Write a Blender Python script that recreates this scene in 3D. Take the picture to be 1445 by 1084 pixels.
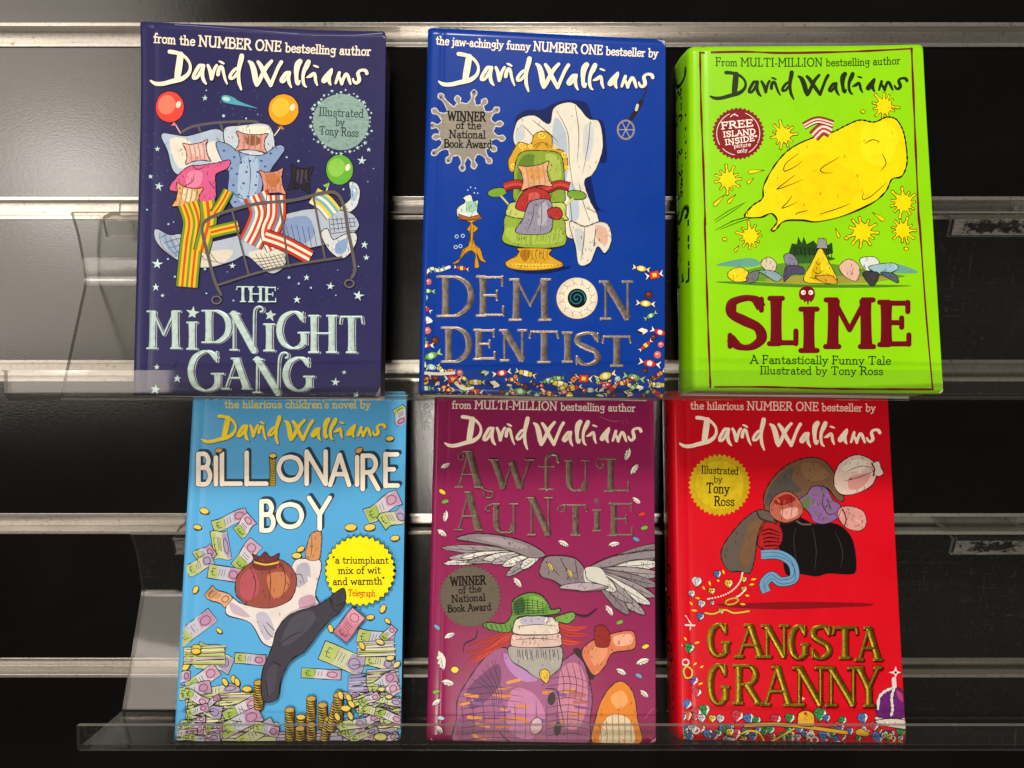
import bpy, math, random
from mathutils import Matrix, Vector
from mathutils.geometry import tessellate_polygon
R = math.radians
MM = 0.001
for o in list(bpy.data.objects): bpy.data.objects.remove(o)
scene = bpy.context.scene
COL = scene.collection

# ---------------------------------------------------------------- camera
F_PX, CX, CY, PW, PH = 1002.0, 722.5, 542.0, 1445.0, 1084.0
PITCH = R(7.93)
CAM = Vector((0, -444.8, -146.6))                    # millimetres; the wall face is y = 0
FWD = Vector((0, math.cos(PITCH), -math.sin(PITCH)))
UP = Vector((0, math.sin(PITCH), math.cos(PITCH)))
RIGHT = Vector((1, 0, 0))
cd = bpy.data.cameras.new('camera'); cam = bpy.data.objects.new('camera', cd); COL.objects.link(cam)
cd.sensor_fit = 'HORIZONTAL'; cd.sensor_width = 36; cd.lens = 36 * F_PX / PW
cd.clip_start = 0.01; cd.clip_end = 50
cam.location = CAM * MM; cam.rotation_euler = (R(90) - PITCH, 0, 0)
scene.camera = cam

# ---------------------------------------------------------------- light
w = bpy.data.worlds.new('World'); scene.world = w; w.use_nodes = True
bg = w.node_tree.nodes['Background']; bg.inputs[0].default_value = (1.0, .93, .84, 1); bg.inputs[1].default_value = 0.03

def area(name, loc, target, sx, sy, power, col):
    l = bpy.data.lights.new(name, 'AREA'); l.shape = 'RECTANGLE'; l.size = sx; l.size_y = sy
    l.energy = power; l.color = col
    o = bpy.data.objects.new(name, l); COL.objects.link(o); o.location = loc
    o.rotation_euler = (Vector(target) - Vector(loc)).to_track_quat('-Z', 'Y').to_euler()
    return o
area('shop_lamp_ceiling', (-.02, -1.7, 2.3), (0, 0, -.25), .3, .42, 82, (1, .915, .81))
area('fill_light_low', (-.02, -2.6, -.78), (0, 0, -.25), .3, .40, 37, (1, .915, .81))  # added fill, no real fixture; lifts the shade under the upper shelf
area('shop_lamp_side', (-1.78, -2.05, .12), (-.25, 0, -.12), 1.2, 1.2, 16, (1, .875, .75))
area('shop_lamp_side_high', (-1.72, -2.05, .98), (-.25, 0, -.35), 1.1, .6, 4.6, (1, .89, .77))
t = area('shop_lamp_side_round', (-1.52, -2.12, .20), (-.25, 0, -.12), .36, .36, 2.6, (1, .95, .88)); t.data.shape = 'ELLIPSE'
vs = scene.view_settings; vs.view_transform = 'Standard'; vs.look = 'None'; vs.exposure = 0; vs.gamma = 1; vs.use_curve_mapping = False
scene.render.engine = 'CYCLES'
cy = scene.cycles; cy.max_bounces = 12; cy.transparent_max_bounces = 24; cy.caustics_reflective = False; cy.caustics_refractive = False

# ---------------------------------------------------------------- helpers
def lin(c):
    if isinstance(c, str): c = [int(c[i:i + 2], 16) for i in (1, 3, 5)]
    return tuple((x / 255 / 12.92) if x <= 10 else ((x / 255 + .055) / 1.055) ** 2.4 for x in c)

def tag(o, label=None, cat=None, group=None, kind=None):
    for k, v in (('label', label), ('category', cat), ('group', group), ('kind', kind)):
        if v: o[k] = v
    return o

def empty(name, loc=(0, 0, 0)):
    o = bpy.data.objects.new(name, None); COL.objects.link(o); o.location = loc; o.empty_display_size = .02
    return o

class MB:
    """mesh collector, millimetres"""
    def __init__(s): s.v = []; s.f = []; s.m = []; s.c = []
    def add(s, vs, fs, mi=0, col=None):
        b = len(s.v); s.v += [tuple(v) for v in vs]
        for f in fs: s.f.append(tuple(b + i for i in f)); s.m.append(mi); s.c.append(col)
    def box(s, x0, x1, y0, y1, z0, z1, mi=0):
        s.add([(x0, y0, z0), (x1, y0, z0), (x1, y1, z0), (x0, y1, z0), (x0, y0, z1), (x1, y0, z1), (x1, y1, z1), (x0, y1, z1)],
              [(0, 3, 2, 1), (4, 5, 6, 7), (0, 1, 5, 4), (1, 2, 6, 5), (2, 3, 7, 6), (3, 0, 4, 7)], mi)
    def build(s, name, mats, parent=None, smooth=False, bevel=0):
        me = bpy.data.meshes.new(name)
        assert len(s.f) == len(s.c) == len(s.m), (name, len(s.f), len(s.c), len(s.m))
        me.from_pydata([(x * MM, y * MM, z * MM) for x, y, z in s.v], [], s.f)
        for m in (mats if isinstance(mats, (list, tuple)) else [mats]): me.materials.append(m)
        me.polygons.foreach_set('material_index', s.m)
        if any(c is not None for c in s.c):
            a = me.color_attributes.new('print_colour', 'FLOAT_COLOR', 'CORNER'); buf = []
            for f, c in zip(s.f, s.c): buf += [*(c or (1, 1, 1)), 1.0] * len(f)
            a.data.foreach_set('color', buf)
        if smooth: me.polygons.foreach_set('use_smooth', [True] * len(s.f))
        me.update(); me.validate()
        o = bpy.data.objects.new(name, me); COL.objects.link(o)
        if parent: o.parent = parent
        if bevel:
            b = o.modifiers.new('bevel', 'BEVEL'); b.width = bevel * MM; b.segments = 2; b.limit_method = 'ANGLE'
        return o

def mat(name):
    m = bpy.data.materials.new(name); m.use_nodes = True
    nt = m.node_tree; b = nt.nodes['Principled BSDF']
    return m, nt, b
def nd(nt, typ, **kw):
    n = nt.nodes.new(typ)
    for k, v in kw.items():
        if k in n.inputs: n.inputs[k].default_value = v
        else: setattr(n, k, v)
    return n
def ramp(nt, src, stops):
    r = nt.nodes.new('ShaderNodeValToRGB'); e = r.color_ramp.elements
    while len(e) < len(stops): e.new(.5)
    for el, (p, c) in zip(e, stops):
        el.position = p; el.color = (*(c if isinstance(c, (tuple, list)) else (c, c, c)), 1)
    nt.links.new(src, r.inputs[0]); return r.outputs[0]
def coords(nt, scale=(1, 1, 1), kind='Object'):
    t = nt.nodes.new('ShaderNodeTexCoord'); m = nt.nodes.new('ShaderNodeMapping'); m.inputs['Scale'].default_value = scale
    nt.links.new(t.outputs[kind], m.inputs[0]); return m.outputs[0]
def noise(nt, vec, scale, detail=4, rough=.55):
    n = nd(nt, 'ShaderNodeTexNoise', Scale=scale, Detail=detail, Roughness=rough); nt.links.new(vec, n.inputs['Vector']); return n.outputs['Fac']
def math_n(nt, op, a, b=None, c=None):
    n = nt.nodes.new('ShaderNodeMath'); n.operation = op
    for i, x in enumerate((a, b, c)):
        if x is None: continue
        if isinstance(x, (int, float)): n.inputs[i].default_value = x
        else: nt.links.new(x, n.inputs[i])
    return n.outputs[0]
def bump(nt, b, h, strength, dist):
    n = nd(nt, 'ShaderNodeBump', Strength=strength, Distance=dist); nt.links.new(h, n.inputs['Height']); nt.links.new(n.outputs[0], b.inputs['Normal'])
    return n

# ---------------------------------------------------------------- materials
def m_board():
    m, nt, b = mat('black_laminate')
    v = coords(nt, (420, 420, 1000)); n1 = noise(nt, v, 1.0, 5, .65)
    v2 = coords(nt, (7, 7, 11)); n2 = noise(nt, v2, 1.0, 6, .65)
    c = ramp(nt, n2, [(.3, (.0016, .0015, .0014)), (.75, (.0038, .0035, .0032))]); nt.links.new(c, b.inputs['Base Color'])
    r = ramp(nt, n2, [(.25, .12), (.75, .165)]); nt.links.new(r, b.inputs['Roughness'])
    b.inputs['Specular IOR Level'].default_value = .85
    bump(nt, b, n1, .12, .00045); return m
def m_alu():
    m, nt, b = mat('aluminium_insert')
    v = coords(nt, (30, 900, 1500)); n1 = noise(nt, v, 1.0, 3)
    v2 = coords(nt, (420, 420, 420)); n2 = noise(nt, v2, 1.0, 3, .7)
    v3 = coords(nt, (9, 9, 60)); n3 = noise(nt, v3, 1.0, 4, .7)
    dirt = ramp(nt, n2, [(.28, (.20, .15, .10)), (.40, (.46, .43, .39)), (.7, (.52, .50, .46))])
    nt.links.new(dirt, b.inputs['Base Color']); b.inputs['Metallic'].default_value = .82
    nt.links.new(ramp(nt, n3, [(.3, .24), (.7, .36)]), b.inputs['Roughness'])
    bump(nt, b, n1, .10, .0003); return m
def m_acrylic(name, tint, spec, rough, scuff, veil=.004):
    """clear sheet: straight-through transmission plus Fresnel gloss; dust and scratches scatter a little, veil adds an even pale haze"""
    m = bpy.data.materials.new(name); m.use_nodes = True; nt = m.node_tree; nt.nodes.clear()
    out = nt.nodes.new('ShaderNodeOutputMaterial')
    tr = nd(nt, 'ShaderNodeBsdfTransparent', Color=(*tint, 1)); gl = nd(nt, 'ShaderNodeBsdfGlossy', Roughness=rough, Color=(spec, spec, spec, 1))
    df = nd(nt, 'ShaderNodeBsdfDiffuse', Color=(.75, .72, .66, 1))
    lw = nd(nt, 'ShaderNodeLayerWeight', Blend=.5)
    fr = math_n(nt, 'MULTIPLY_ADD', math_n(nt, 'POWER', lw.outputs['Facing'], 5.0), .95, .036)
    v = coords(nt, (500, 500, 60)); s1 = noise(nt, v, 1.0, 2, .7)
    v2 = coords(nt, (70, 300, 900)); s2 = noise(nt, v2, 1.0, 2, .7)
    v3 = coords(nt, (14, 14, 14)); s3 = noise(nt, v3, 1.0, 4, .6)
    sc = math_n(nt, 'ADD', ramp(nt, s1, [(.62, 0), (.74, 1)]), ramp(nt, s2, [(.64, 0), (.74, 1)]))
    sc = math_n(nt, 'MULTIPLY', sc, ramp(nt, s3, [(.4, .15), (.7, 1)]))
    sc = math_n(nt, 'MULTIPLY_ADD', sc, scuff, veil)
    m1 = nt.nodes.new('ShaderNodeMixShader'); m2 = nt.nodes.new('ShaderNodeMixShader')
    nt.links.new(sc, m1.inputs[0]); nt.links.new(tr.outputs[0], m1.inputs[1]); nt.links.new(df.outputs[0], m1.inputs[2])
    nt.links.new(fr, m2.inputs[0]); nt.links.new(m1.outputs[0], m2.inputs[1]); nt.links.new(gl.outputs[0], m2.inputs[2])
    bp = nd(nt, 'ShaderNodeBump', Strength=.05, Distance=.002); nt.links.new(s3, bp.inputs['Height']); nt.links.new(bp.outputs[0], gl.inputs['Normal'])
    nt.links.new(m2.outputs[0], out.inputs[0]); return m
def m_glue():
    m = bpy.data.materials.new('frosted_glue'); m.use_nodes = True; nt = m.node_tree; nt.nodes.clear()
    out = nt.nodes.new('ShaderNodeOutputMaterial'); tr = nd(nt, 'ShaderNodeBsdfTransparent', Color=(.9, .9, .88, 1))
    b = nd(nt, 'ShaderNodeBsdfPrincipled', Roughness=.25); b.inputs['Base Color'].default_value = (.22, .21, .19, 1)
    v = coords(nt, (260, 260, 420)); n = noise(nt, v, 1.0, 4, .65)
    g = nd(nt, 'ShaderNodeTexCoord'); sep = nt.nodes.new('ShaderNodeSeparateXYZ'); nt.links.new(g.outputs['Generated'], sep.inputs[0])
    dx = math_n(nt, 'MULTIPLY', math_n(nt, 'ABSOLUTE', math_n(nt, 'SUBTRACT', sep.outputs[0], .5)), 2.0)
    dz = math_n(nt, 'MULTIPLY', math_n(nt, 'ABSOLUTE', math_n(nt, 'SUBTRACT', sep.outputs[2], .55)), 1.7)
    e = math_n(nt, 'MAXIMUM', dx, dz)
    k = math_n(nt, 'ADD', n, math_n(nt, 'MULTIPLY', e, .42))
    fac = ramp(nt, k, [(.68, 0), (.84, .5)])
    mx = nt.nodes.new('ShaderNodeMixShader'); nt.links.new(fac, mx.inputs[0]); nt.links.new(tr.outputs[0], mx.inputs[1]); nt.links.new(b.outputs[0], mx.inputs[2])
    bp = nd(nt, 'ShaderNodeBump', Strength=.9, Distance=.001); nt.links.new(n, bp.inputs['Height']); nt.links.new(bp.outputs[0], b.inputs['Normal'])
    nt.links.new(mx.outputs[0], out.inputs[0]); return m
def m_cover(name, colr, rough=.34, wear=.10):
    """laminated card: faint mottling, handling marks and pale rubbed specks"""
    m, nt, b = mat(name); c = lin(colr)
    n = noise(nt, coords(nt, (16, 16, 16)), 1.0, 6, .65); n2 = noise(nt, coords(nt, (60, 60, 60)), 1.0, 3, .7)
    n3 = noise(nt, coords(nt, (700, 700, 700)), 1.0, 2, .6)
    base = ramp(nt, n, [(.3, tuple(x * .93 for x in c)), (.7, tuple(min(1, x * 1.06 + .002) for x in c))])
    mx = nd(nt, 'ShaderNodeMixRGB'); nt.links.new(base, mx.inputs[1]); mx.inputs[2].default_value = (.72, .68, .62, 1)
    sp = math_n(nt, 'MULTIPLY', ramp(nt, n3, [(.70, 0), (.78, 1)]), math_n(nt, 'MULTIPLY', ramp(nt, n, [(.5, 0), (.72, 1)]), wear))
    nt.links.new(sp, mx.inputs[0]); nt.links.new(mx.outputs[0], b.inputs['Base Color'])
    nt.links.new(ramp(nt, n2, [(.3, rough - .03), (.75, rough + .09)]), b.inputs['Roughness'])
    b.inputs['Specular IOR Level'].default_value = .12
    b.inputs['Coat Weight'].default_value = .16; b.inputs['Coat Roughness'].default_value = .16
    bump(nt, b, n, .12, .0010); return m
def m_print(name='ink_print', rough=.36, metal=0.0, grain=.10, scale=120):
    m, nt, b = mat(name)
    a = nd(nt, 'ShaderNodeVertexColor', layer_name='print_colour')
    n = noise(nt, coords(nt, (scale, scale, scale)), 1.0, 5, .7)
    v = ramp(nt, n, [(.25, 1 - grain * 1.6), (.5, 1.0), (.78, 1 + grain * .5)])
    mx = nd(nt, 'ShaderNodeMixRGB', blend_type='MULTIPLY'); mx.inputs[0].default_value = 1
    nt.links.new(a.outputs[0], mx.inputs[1]); nt.links.new(v, mx.inputs[2]); nt.links.new(mx.outputs[0], b.inputs['Base Color'])
    b.inputs['Metallic'].default_value = metal; b.inputs['Roughness'].default_value = rough
    if metal:
        nt.links.new(ramp(nt, n, [(.3, rough - .08), (.7, rough + .14)]), b.inputs['Roughness']); bump(nt, b, n, .35, .0006)
    b.inputs['Specular IOR Level'].default_value = .12
    return m
def m_pages():
    m, nt, b = mat('page_edges')
    n = noise(nt, coords(nt, (8, 3000, 8)), 1.0, 2)
    nt.links.new(ramp(nt, n, [(.3, (.20, .16, .11)), (.7, (.44, .37, .28))]), b.inputs['Base Color']); b.inputs['Roughness'].default_value = .85
    bump(nt, b, n, .4, .0003); return m
def m_plain(name, c, rough):
    m, nt, b = mat(name); n = noise(nt, coords(nt, (90, 90, 90)), 1.0, 3)
    nt.links.new(ramp(nt, n, [(.3, tuple(x * .88 for x in c)), (.7, c)]), b.inputs['Base Color']); b.inputs['Roughness'].default_value = rough; return m

BOARD = m_board(); ALU = m_alu()
ACR = m_acrylic('clear_acrylic', (.955, .955, .945), 1, .05, .028)
ACR_EDGE = m_acrylic('acrylic_cut_edge', (.42, .41, .36), .9, .2, .2, .20)
ACR_BEND = m_acrylic('acrylic_bend_gleam', (.55, .54, .49), 1, .12, .16, .045)  # pale veil paints in the bright line where the bend catches light
GLUE = m_glue(); PAGES = m_pages(); CARD = m_plain('paper_core', (.72, .68, .60), .8)
INK = m_print(); FOIL_PALE = m_print('pale_foil', .46, .55, .22, 420); FOIL_DARK = m_print('dark_foil', .34, .75, .22, 300)

# ---------------------------------------------------------------- slatwall
wall = tag(empty('slatwall'), 'black slatwall of wide horizontal boards with metal slots behind the books', 'slatwall')
for k in range(-1, 7):
    zt = -100 * k + 94.3; zb = -100 * k + 5.7
    b = MB(); b.box(-900, 900, 0, 15, zb, zt); b.build('board', BOARD, wall, bevel=.7)
    p = [(-.5, 6.9), (-.5, 4.6), (9.5, 4.6), (9.5, -4.6), (-.9, -4.6), (-.9, -6.9), (.0, -6.9), (.0, -5.5), (10.6, -5.5), (10.6, 5.5), (-.0, 5.5), (-.0, 6.9)]
    b = MB(); n = len(p); zc = -100 * k
    b.add([(-900, y - .15, zc + z) for y, z in p] + [(900, y - .15, zc + z) for y, z in p], [(i, (i + 1) % n, n + (i + 1) % n, n + i) for i in range(n)])
    b.build('slot_insert', ALU, wall, bevel=.35)

# ---------------------------------------------------------------- acrylic shelves
def rounded(path, r, seg=6):
    out = [path[0]]
    for a, b, c in zip(path, path[1:], path[2:]):
        A, B, C = Vector(a), Vector(b), Vector(c); u = (A - B).normalized(); v = (C - B).normalized()
        d = min(r, (A - B).length * .45, (C - B).length * .45); p, q = B + u * d, B + v * d
        for i in range(seg + 1):
            t = i / seg; out.append(tuple(p * (1 - t) ** 2 + B * 2 * t * (1 - t) + q * t * t))
    out.append(path[-1]); return out
def sheet(mb, path, thick, x0, x1, lip=False):
    n = len(path); L, Rr = [], []
    for i in range(n):
        a = Vector(path[max(0, i - 1)]); c = Vector(path[min(n - 1, i + 1)]); d = (c - a).normalized(); nrm = Vector((-d.y, d.x)) * thick / 2
        p = Vector(path[i]); L.append(p + nrm); Rr.append(p - nrm)
    loop = L + Rr[::-1]; m = len(loop)
    mb.add([(x0, p.x, p.y) for p in loop] + [(x1, p.x, p.y) for p in loop], [])
    b = len(mb.v) - 2 * m
    for i in range(m):
        j = (i + 1) % m; mb.f.append((b + i, b + j, b + m + j, b + m + i)); mb.m.append(1 if i in (n - 1, m - 1) else 2 if (lip and (n - 6 <= i <= n - 5 or n - 6 <= m - 2 - i <= n - 5)) else 0); mb.c.append(None)
    for off in (0, m):
        for i in range(n - 1): mb.f.append((b + off + i, b + off + i + 1, b + off + m - 2 - i, b + off + m - 1 - i)); mb.m.append(1); mb.c.append(None)

def shelf(zb, x0, x1, bracket_x, label):
    t = tag(empty('acrylic_shelf', (0, 0, 0)), label, 'shelf', 'clear acrylic book shelves')
    path = [(-15.5, zb + 103.5), (-14, zb + 100), (-11, zb + 92), (-8.5, zb + 80), (-7.0, zb + 62), (-37.5, zb + 2), (-40, zb - 2.6), (-84.2, zb + 3.4), (-82.6, zb + 17.6)]
    body = MB(); sheet(body, rounded(path, 4, 6), 2.8, x0, x1, True)
    body.build('shelf_body', [ACR, ACR_EDGE, ACR_BEND], t)
    for bx in bracket_x:
        br = MB(); sheet(br, rounded([(3, zb + 110.5), (1.5, zb + 104), (-6, zb + 104), (-16.6, zb + 100), (-14.2, zb + 89.5)], 1.5, 3), 2.2, bx, bx + 51)
        bo = br.build('hook_bracket', [ACR, ACR_EDGE], t)
        g = MB(); g.add([(bx + 1.5, -17.85, zb + 99.3), (bx + 49.5, -17.85, zb + 99.3), (bx + 49.5, -15.65, zb + 90.2), (bx + 1.5, -15.65, zb + 90.2)], [(0, 3, 2, 1)])
        s = g.build('glue_patch', GLUE, bo)
    return t
shelf(-207.5, -260, 330, (-241, 259), 'upper clear acrylic shelf with low front lip holding the navy, royal blue and green books')
shelf(-404.5, -239.5, 353, (-213, 277), 'lower clear acrylic shelf with low front lip holding the sky blue, plum and red books')

# ---------------------------------------------------------------- hand lettering (stroke skeletons, 100 = cap height)
CAPS = {
'A': (78, "n 8,0 39,100;k 39,100 70,0;n 20,36 60,36;s 8,0 11;s 70,0 12;s 34,100 8"),
'B': (70, "k 16,0 16,100;~n 16,100 44,99 56,78 46,57 16,54;~k 16,54 50,53 63,28 50,2 16,0;s 12,0 8;s 12,100 8"),
'C': (76, "~k 66,78 54,96 38,99 18,84 10,50 18,16 38,1 56,6 68,24;v 66,86 11"),
'D': (82, "k 18,0 18,100;~k 18,99 42,98 64,80 71,50 64,22 42,2 18,1;s 12,0 11;s 12,100 11"),
'E': (68, "k 16,0 16,100;n 16,98 58,98;n 16,52 46,52;n 16,2 60,2;v 58,89 11;v 46,52 11;v 60,12 11;s 12,0 9;s 12,100 9"),
'F': (64, "k 16,0 16,100;n 16,98 57,98;n 16,52 46,52;v 57,88 12;v 46,52 11;s 16,0 12;s 12,100 8"),
'G': (84, "~k 68,80 56,96 40,99 19,84 10,50 19,16 40,1 60,6 70,20;k 70,42 70,10;s 70,43 13;v 68,86 12"),
'H': (84, "k 18,0 18,100;k 66,0 66,100;n 18,52 66,52;s 18,0 13;s 18,100 13;s 66,0 13;s 66,100 13"),
'I': (40, "k 20,0 20,100;s 20,0 14;s 20,100 14"),
'J': (50, "~k 32,100 32,30 26,5 10,2;s 30,100 12"),
'K': (78, "k 16,0 16,100;n 62,100 18,45;k 32,60 66,0;s 14,0 12;s 14,100 12;s 66,0 11;s 62,100 11"),
'L': (66, "k 18,0 18,100;n 18,2 58,2;v 59,14 14;s 14,0 10;s 18,100 13"),
'M': (98, "k 16,0 18,100;n 18,100 49,36;n 49,36 80,100;k 80,100 82,0;s 15,0 13;s 83,0 13;s 13,100 10;s 85,100 10"),
'N': (88, "n 16,0 16,100;k 16,100 70,0;n 70,0 70,100;s 16,0 12;s 12,100 10;s 70,100 12"),
'O': (86, "~k 43,100 20,88 9,50 20,12 43,0 66,12 77,50 66,88 43,100"),
'P': (66, "k 16,0 16,100;~k 16,99 46,98 60,75 46,50 16,47;s 16,0 12;s 12,100 8"),
'Q': (86, "~k 43,100 20,88 9,50 20,12 43,0 66,12 77,50 66,88 43,100;n 48,24 78,-12"),
'R': (76, "k 16,0 16,100;~k 16,99 46,98 58,76 46,53 16,50;k 36,51 66,0;s 14,0 11;s 12,100 8;s 67,0 9"),
'S': (68, "~k 57,80 48,96 33,99 15,90 14,68 32,54 52,40 57,18 42,2 24,3 11,20;v 57,86 11;v 11,14 11"),
'T': (78, "k 39,0 39,100;n 8,98 70,98;n 8,98 5,80;n 70,98 73,80;s 39,0 14"),
'U': (84, "~k 16,100 16,30 26,6 44,1 60,8 68,30;n 68,0 68,100;s 14,100 11;s 68,100 11"),
'V': (78, "k 8,100 40,0;n 40,0 70,100;s 8,100 12;s 70,100 10"),
'W': (108, "k 8,100 33,0;n 33,0 54,92;k 52,92 76,0;n 76,0 100,100;s 8,100 12;s 100,100 11"),
'X': (76, "k 10,100 66,0;n 66,100 10,0;s 10,0 10;s 66,0 10;s 10,100 10;s 66,100 10"),
'Y': (78, "k 8,100 40,46;n 70,100 40,46;k 40,46 40,0;s 40,0 14;s 8,100 11;s 70,100 11"),
'Z': (70, "n 10,100 60,100;k 60,100 8,0;n 8,0 62,0;v 10,90 10;v 62,10 10"),
}
SMALL = {
'a': (56, "~n 12,48 22,60 36,58 42,44;n 42,46 42,4;~n 42,2 48,0 54,2;~n 42,34 24,34 10,22 14,4 28,0 42,12"),
'b': (60, "n 14,0 14,98;~n 14,44 24,60 42,58 52,30 42,2 24,0 14,14;s 8,98 7"),
'c': (52, "~n 46,46 38,60 22,58 10,40 10,20 22,1 38,2 48,14;v 46,48 6"),
'd': (62, "n 46,0 46,98;~n 46,44 36,60 18,58 8,30 18,2 36,0 46,14;s 40,98 7;s 51,0 7"),
'e': (54, "~n 10,32 48,36 44,56 28,62 12,48 9,26 18,4 34,0 48,12"),
'f': (40, "~n 42,90 34,99 22,94 19,76;n 19,78 19,0;n 6,60 36,60;s 19,0 12"),
'g': (58, "~n 44,46 32,60 16,58 9,40 16,22 32,20 44,34;~n 46,60 46,4 44,-20 28,-28 10,-20;n 46,58 54,60"),
'h': (62, "n 14,0 14,98;~n 14,42 26,59 40,58 46,42;n 46,44 46,0;s 14,0 10;s 47,0 10;s 8,98 7"),
'i': (30, "n 16,0 16,58;s 16,0 11;s 10,58 7;. 16,84 8"),
'j': (30, "~n 18,58 18,0 16,-22 2,-27;s 12,58 7;. 18,84 8"),
'k': (60, "n 14,0 14,98;n 46,58 16,28;n 26,38 50,0;s 14,0 10;s 50,0 9;s 46,58 9;s 8,98 7"),
'l': (30, "n 16,0 16,98;s 16,0 12;s 10,98 7"),
'm': (88, "n 14,0 14,58;~n 14,42 24,59 36,58 42,44;n 42,44 42,0;~n 42,42 54,59 66,58 72,44;n 72,44 72,0;s 14,0 9;s 42,0 8;s 73,0 9;s 8,58 7"),
'n': (62, "n 14,0 14,58;~n 14,42 26,59 40,58 46,42;n 46,44 46,0;s 14,0 10;s 47,0 10;s 8,58 7"),
'o': (56, "~n 28,60 13,53 8,30 13,7 28,0 43,7 48,30 43,53 28,60"),
'p': (60, "n 14,-28 14,58;~n 14,44 24,60 42,58 52,30 42,2 24,0 14,14;s 14,-28 10;s 8,58 7"),
'q': (60, "n 46,-28 46,58;~n 46,44 36,60 18,58 8,30 18,2 36,0 46,14;s 46,-28 10"),
'r': (48, "n 16,0 16,58;~n 16,38 26,57 40,58;. 41,54 5;s 16,0 12;s 9,58 8"),
's': (50, "~n 42,46 34,59 20,59 10,48 16,36 34,28 43,15 36,2 20,0 8,12;v 42,50 6;v 8,9 6"),
't': (42, "~n 18,86 18,14 24,1 40,6;n 5,60 36,60"),
'u': (64, "~n 14,58 14,16 24,1 38,4 46,18;n 46,0 46,58;s 10,58 7;s 42,58 7;s 50,0 6"),
'v': (58, "n 10,58 28,0;n 28,0 48,58;s 10,58 9;s 48,58 9"),
'w': (80, "n 8,58 22,0;n 22,0 40,54;n 40,54 56,0;n 56,0 72,58;s 8,58 8;s 72,58 8"),
'x': (58, "n 10,58 48,0;n 48,58 10,0;s 10,0 8;s 48,0 8;s 10,58 8;s 48,58 8"),
'y': (58, "n 10,58 30,4;~n 48,58 30,4 20,-22 6,-26;s 10,58 9;s 48,58 9"),
'z': (54, "n 10,58 44,58;n 44,58 8,0;n 8,0 46,0"),
'-': (40, "n 6,32 34,32"), ' ': (34, ""), '*': (40, "n 20,96 20,66;n 8,90 32,72;n 32,90 8,72"), ',': (20, "n 10,4 6,-14"),
"'": (20, "n 11,100 9,78"), '"': (30, "n 8,98 7,80;n 20,98 19,80"), '.': (20, ". 10,3 7"),
}
GLYPH = {**CAPS, **SMALL}

def strokes(ch, serif=True):
    adv, s = GLYPH[ch]; out = []
    for part in s.split(';'):
        if not part: continue
        head, *pts = part.split(' ')
        if head in 'sv':
            if not serif: continue
            (x, y), hw = [float(q) for q in pts[0].split(',')], float(pts[1])
            out.append(('s', False, [(x - hw, y), (x + hw, y)] if head == 's' else [(x, y - hw), (x, y + hw)]))
        elif head == '.':
            (x, y), r = [float(q) for q in pts[0].split(',')], float(pts[1]); out.append(('.', False, [(x, y), (r, 0)]))
        else:
            out.append((head[-1], head[0] == '~', [tuple(float(q) for q in p.split(',')) for p in pts]))
    return adv, out

def catmull(pts, n=7, closed=False):
    if len(pts) < 3: return list(pts)
    k = len(pts[0]); out = []; m = len(pts); rng = range(m if closed else m - 1)
    for i in rng:
        if closed: p0, p1, p2, p3 = pts[i - 1], pts[i], pts[(i + 1) % m], pts[(i + 2) % m]
        else: p0, p1, p2, p3 = pts[max(0, i - 1)], pts[i], pts[i + 1], pts[min(m - 1, i + 2)]
        for j in range(n):
            t = j / n
            out.append(tuple(.5 * (2 * p1[a] + (p2[a] - p0[a]) * t + (2 * p0[a] - 5 * p1[a] + 4 * p2[a] - p3[a]) * t * t + (3 * p1[a] - p0[a] - 3 * p2[a] + p3[a]) * t ** 3) for a in range(k)))
    if not closed: out.append(tuple(pts[-1]))
    return out

class Zoom:
    """turns coordinates read off an enlargement into the picture's pixels"""
    def __init__(s, x, y, k): s.x, s.y, s.k = x, y, k
    def __call__(s, pts): return [(s.x + p[0] / s.k, s.y + p[1] / s.k, *[q / s.k for q in p[2:]]) for p in pts]

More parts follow.
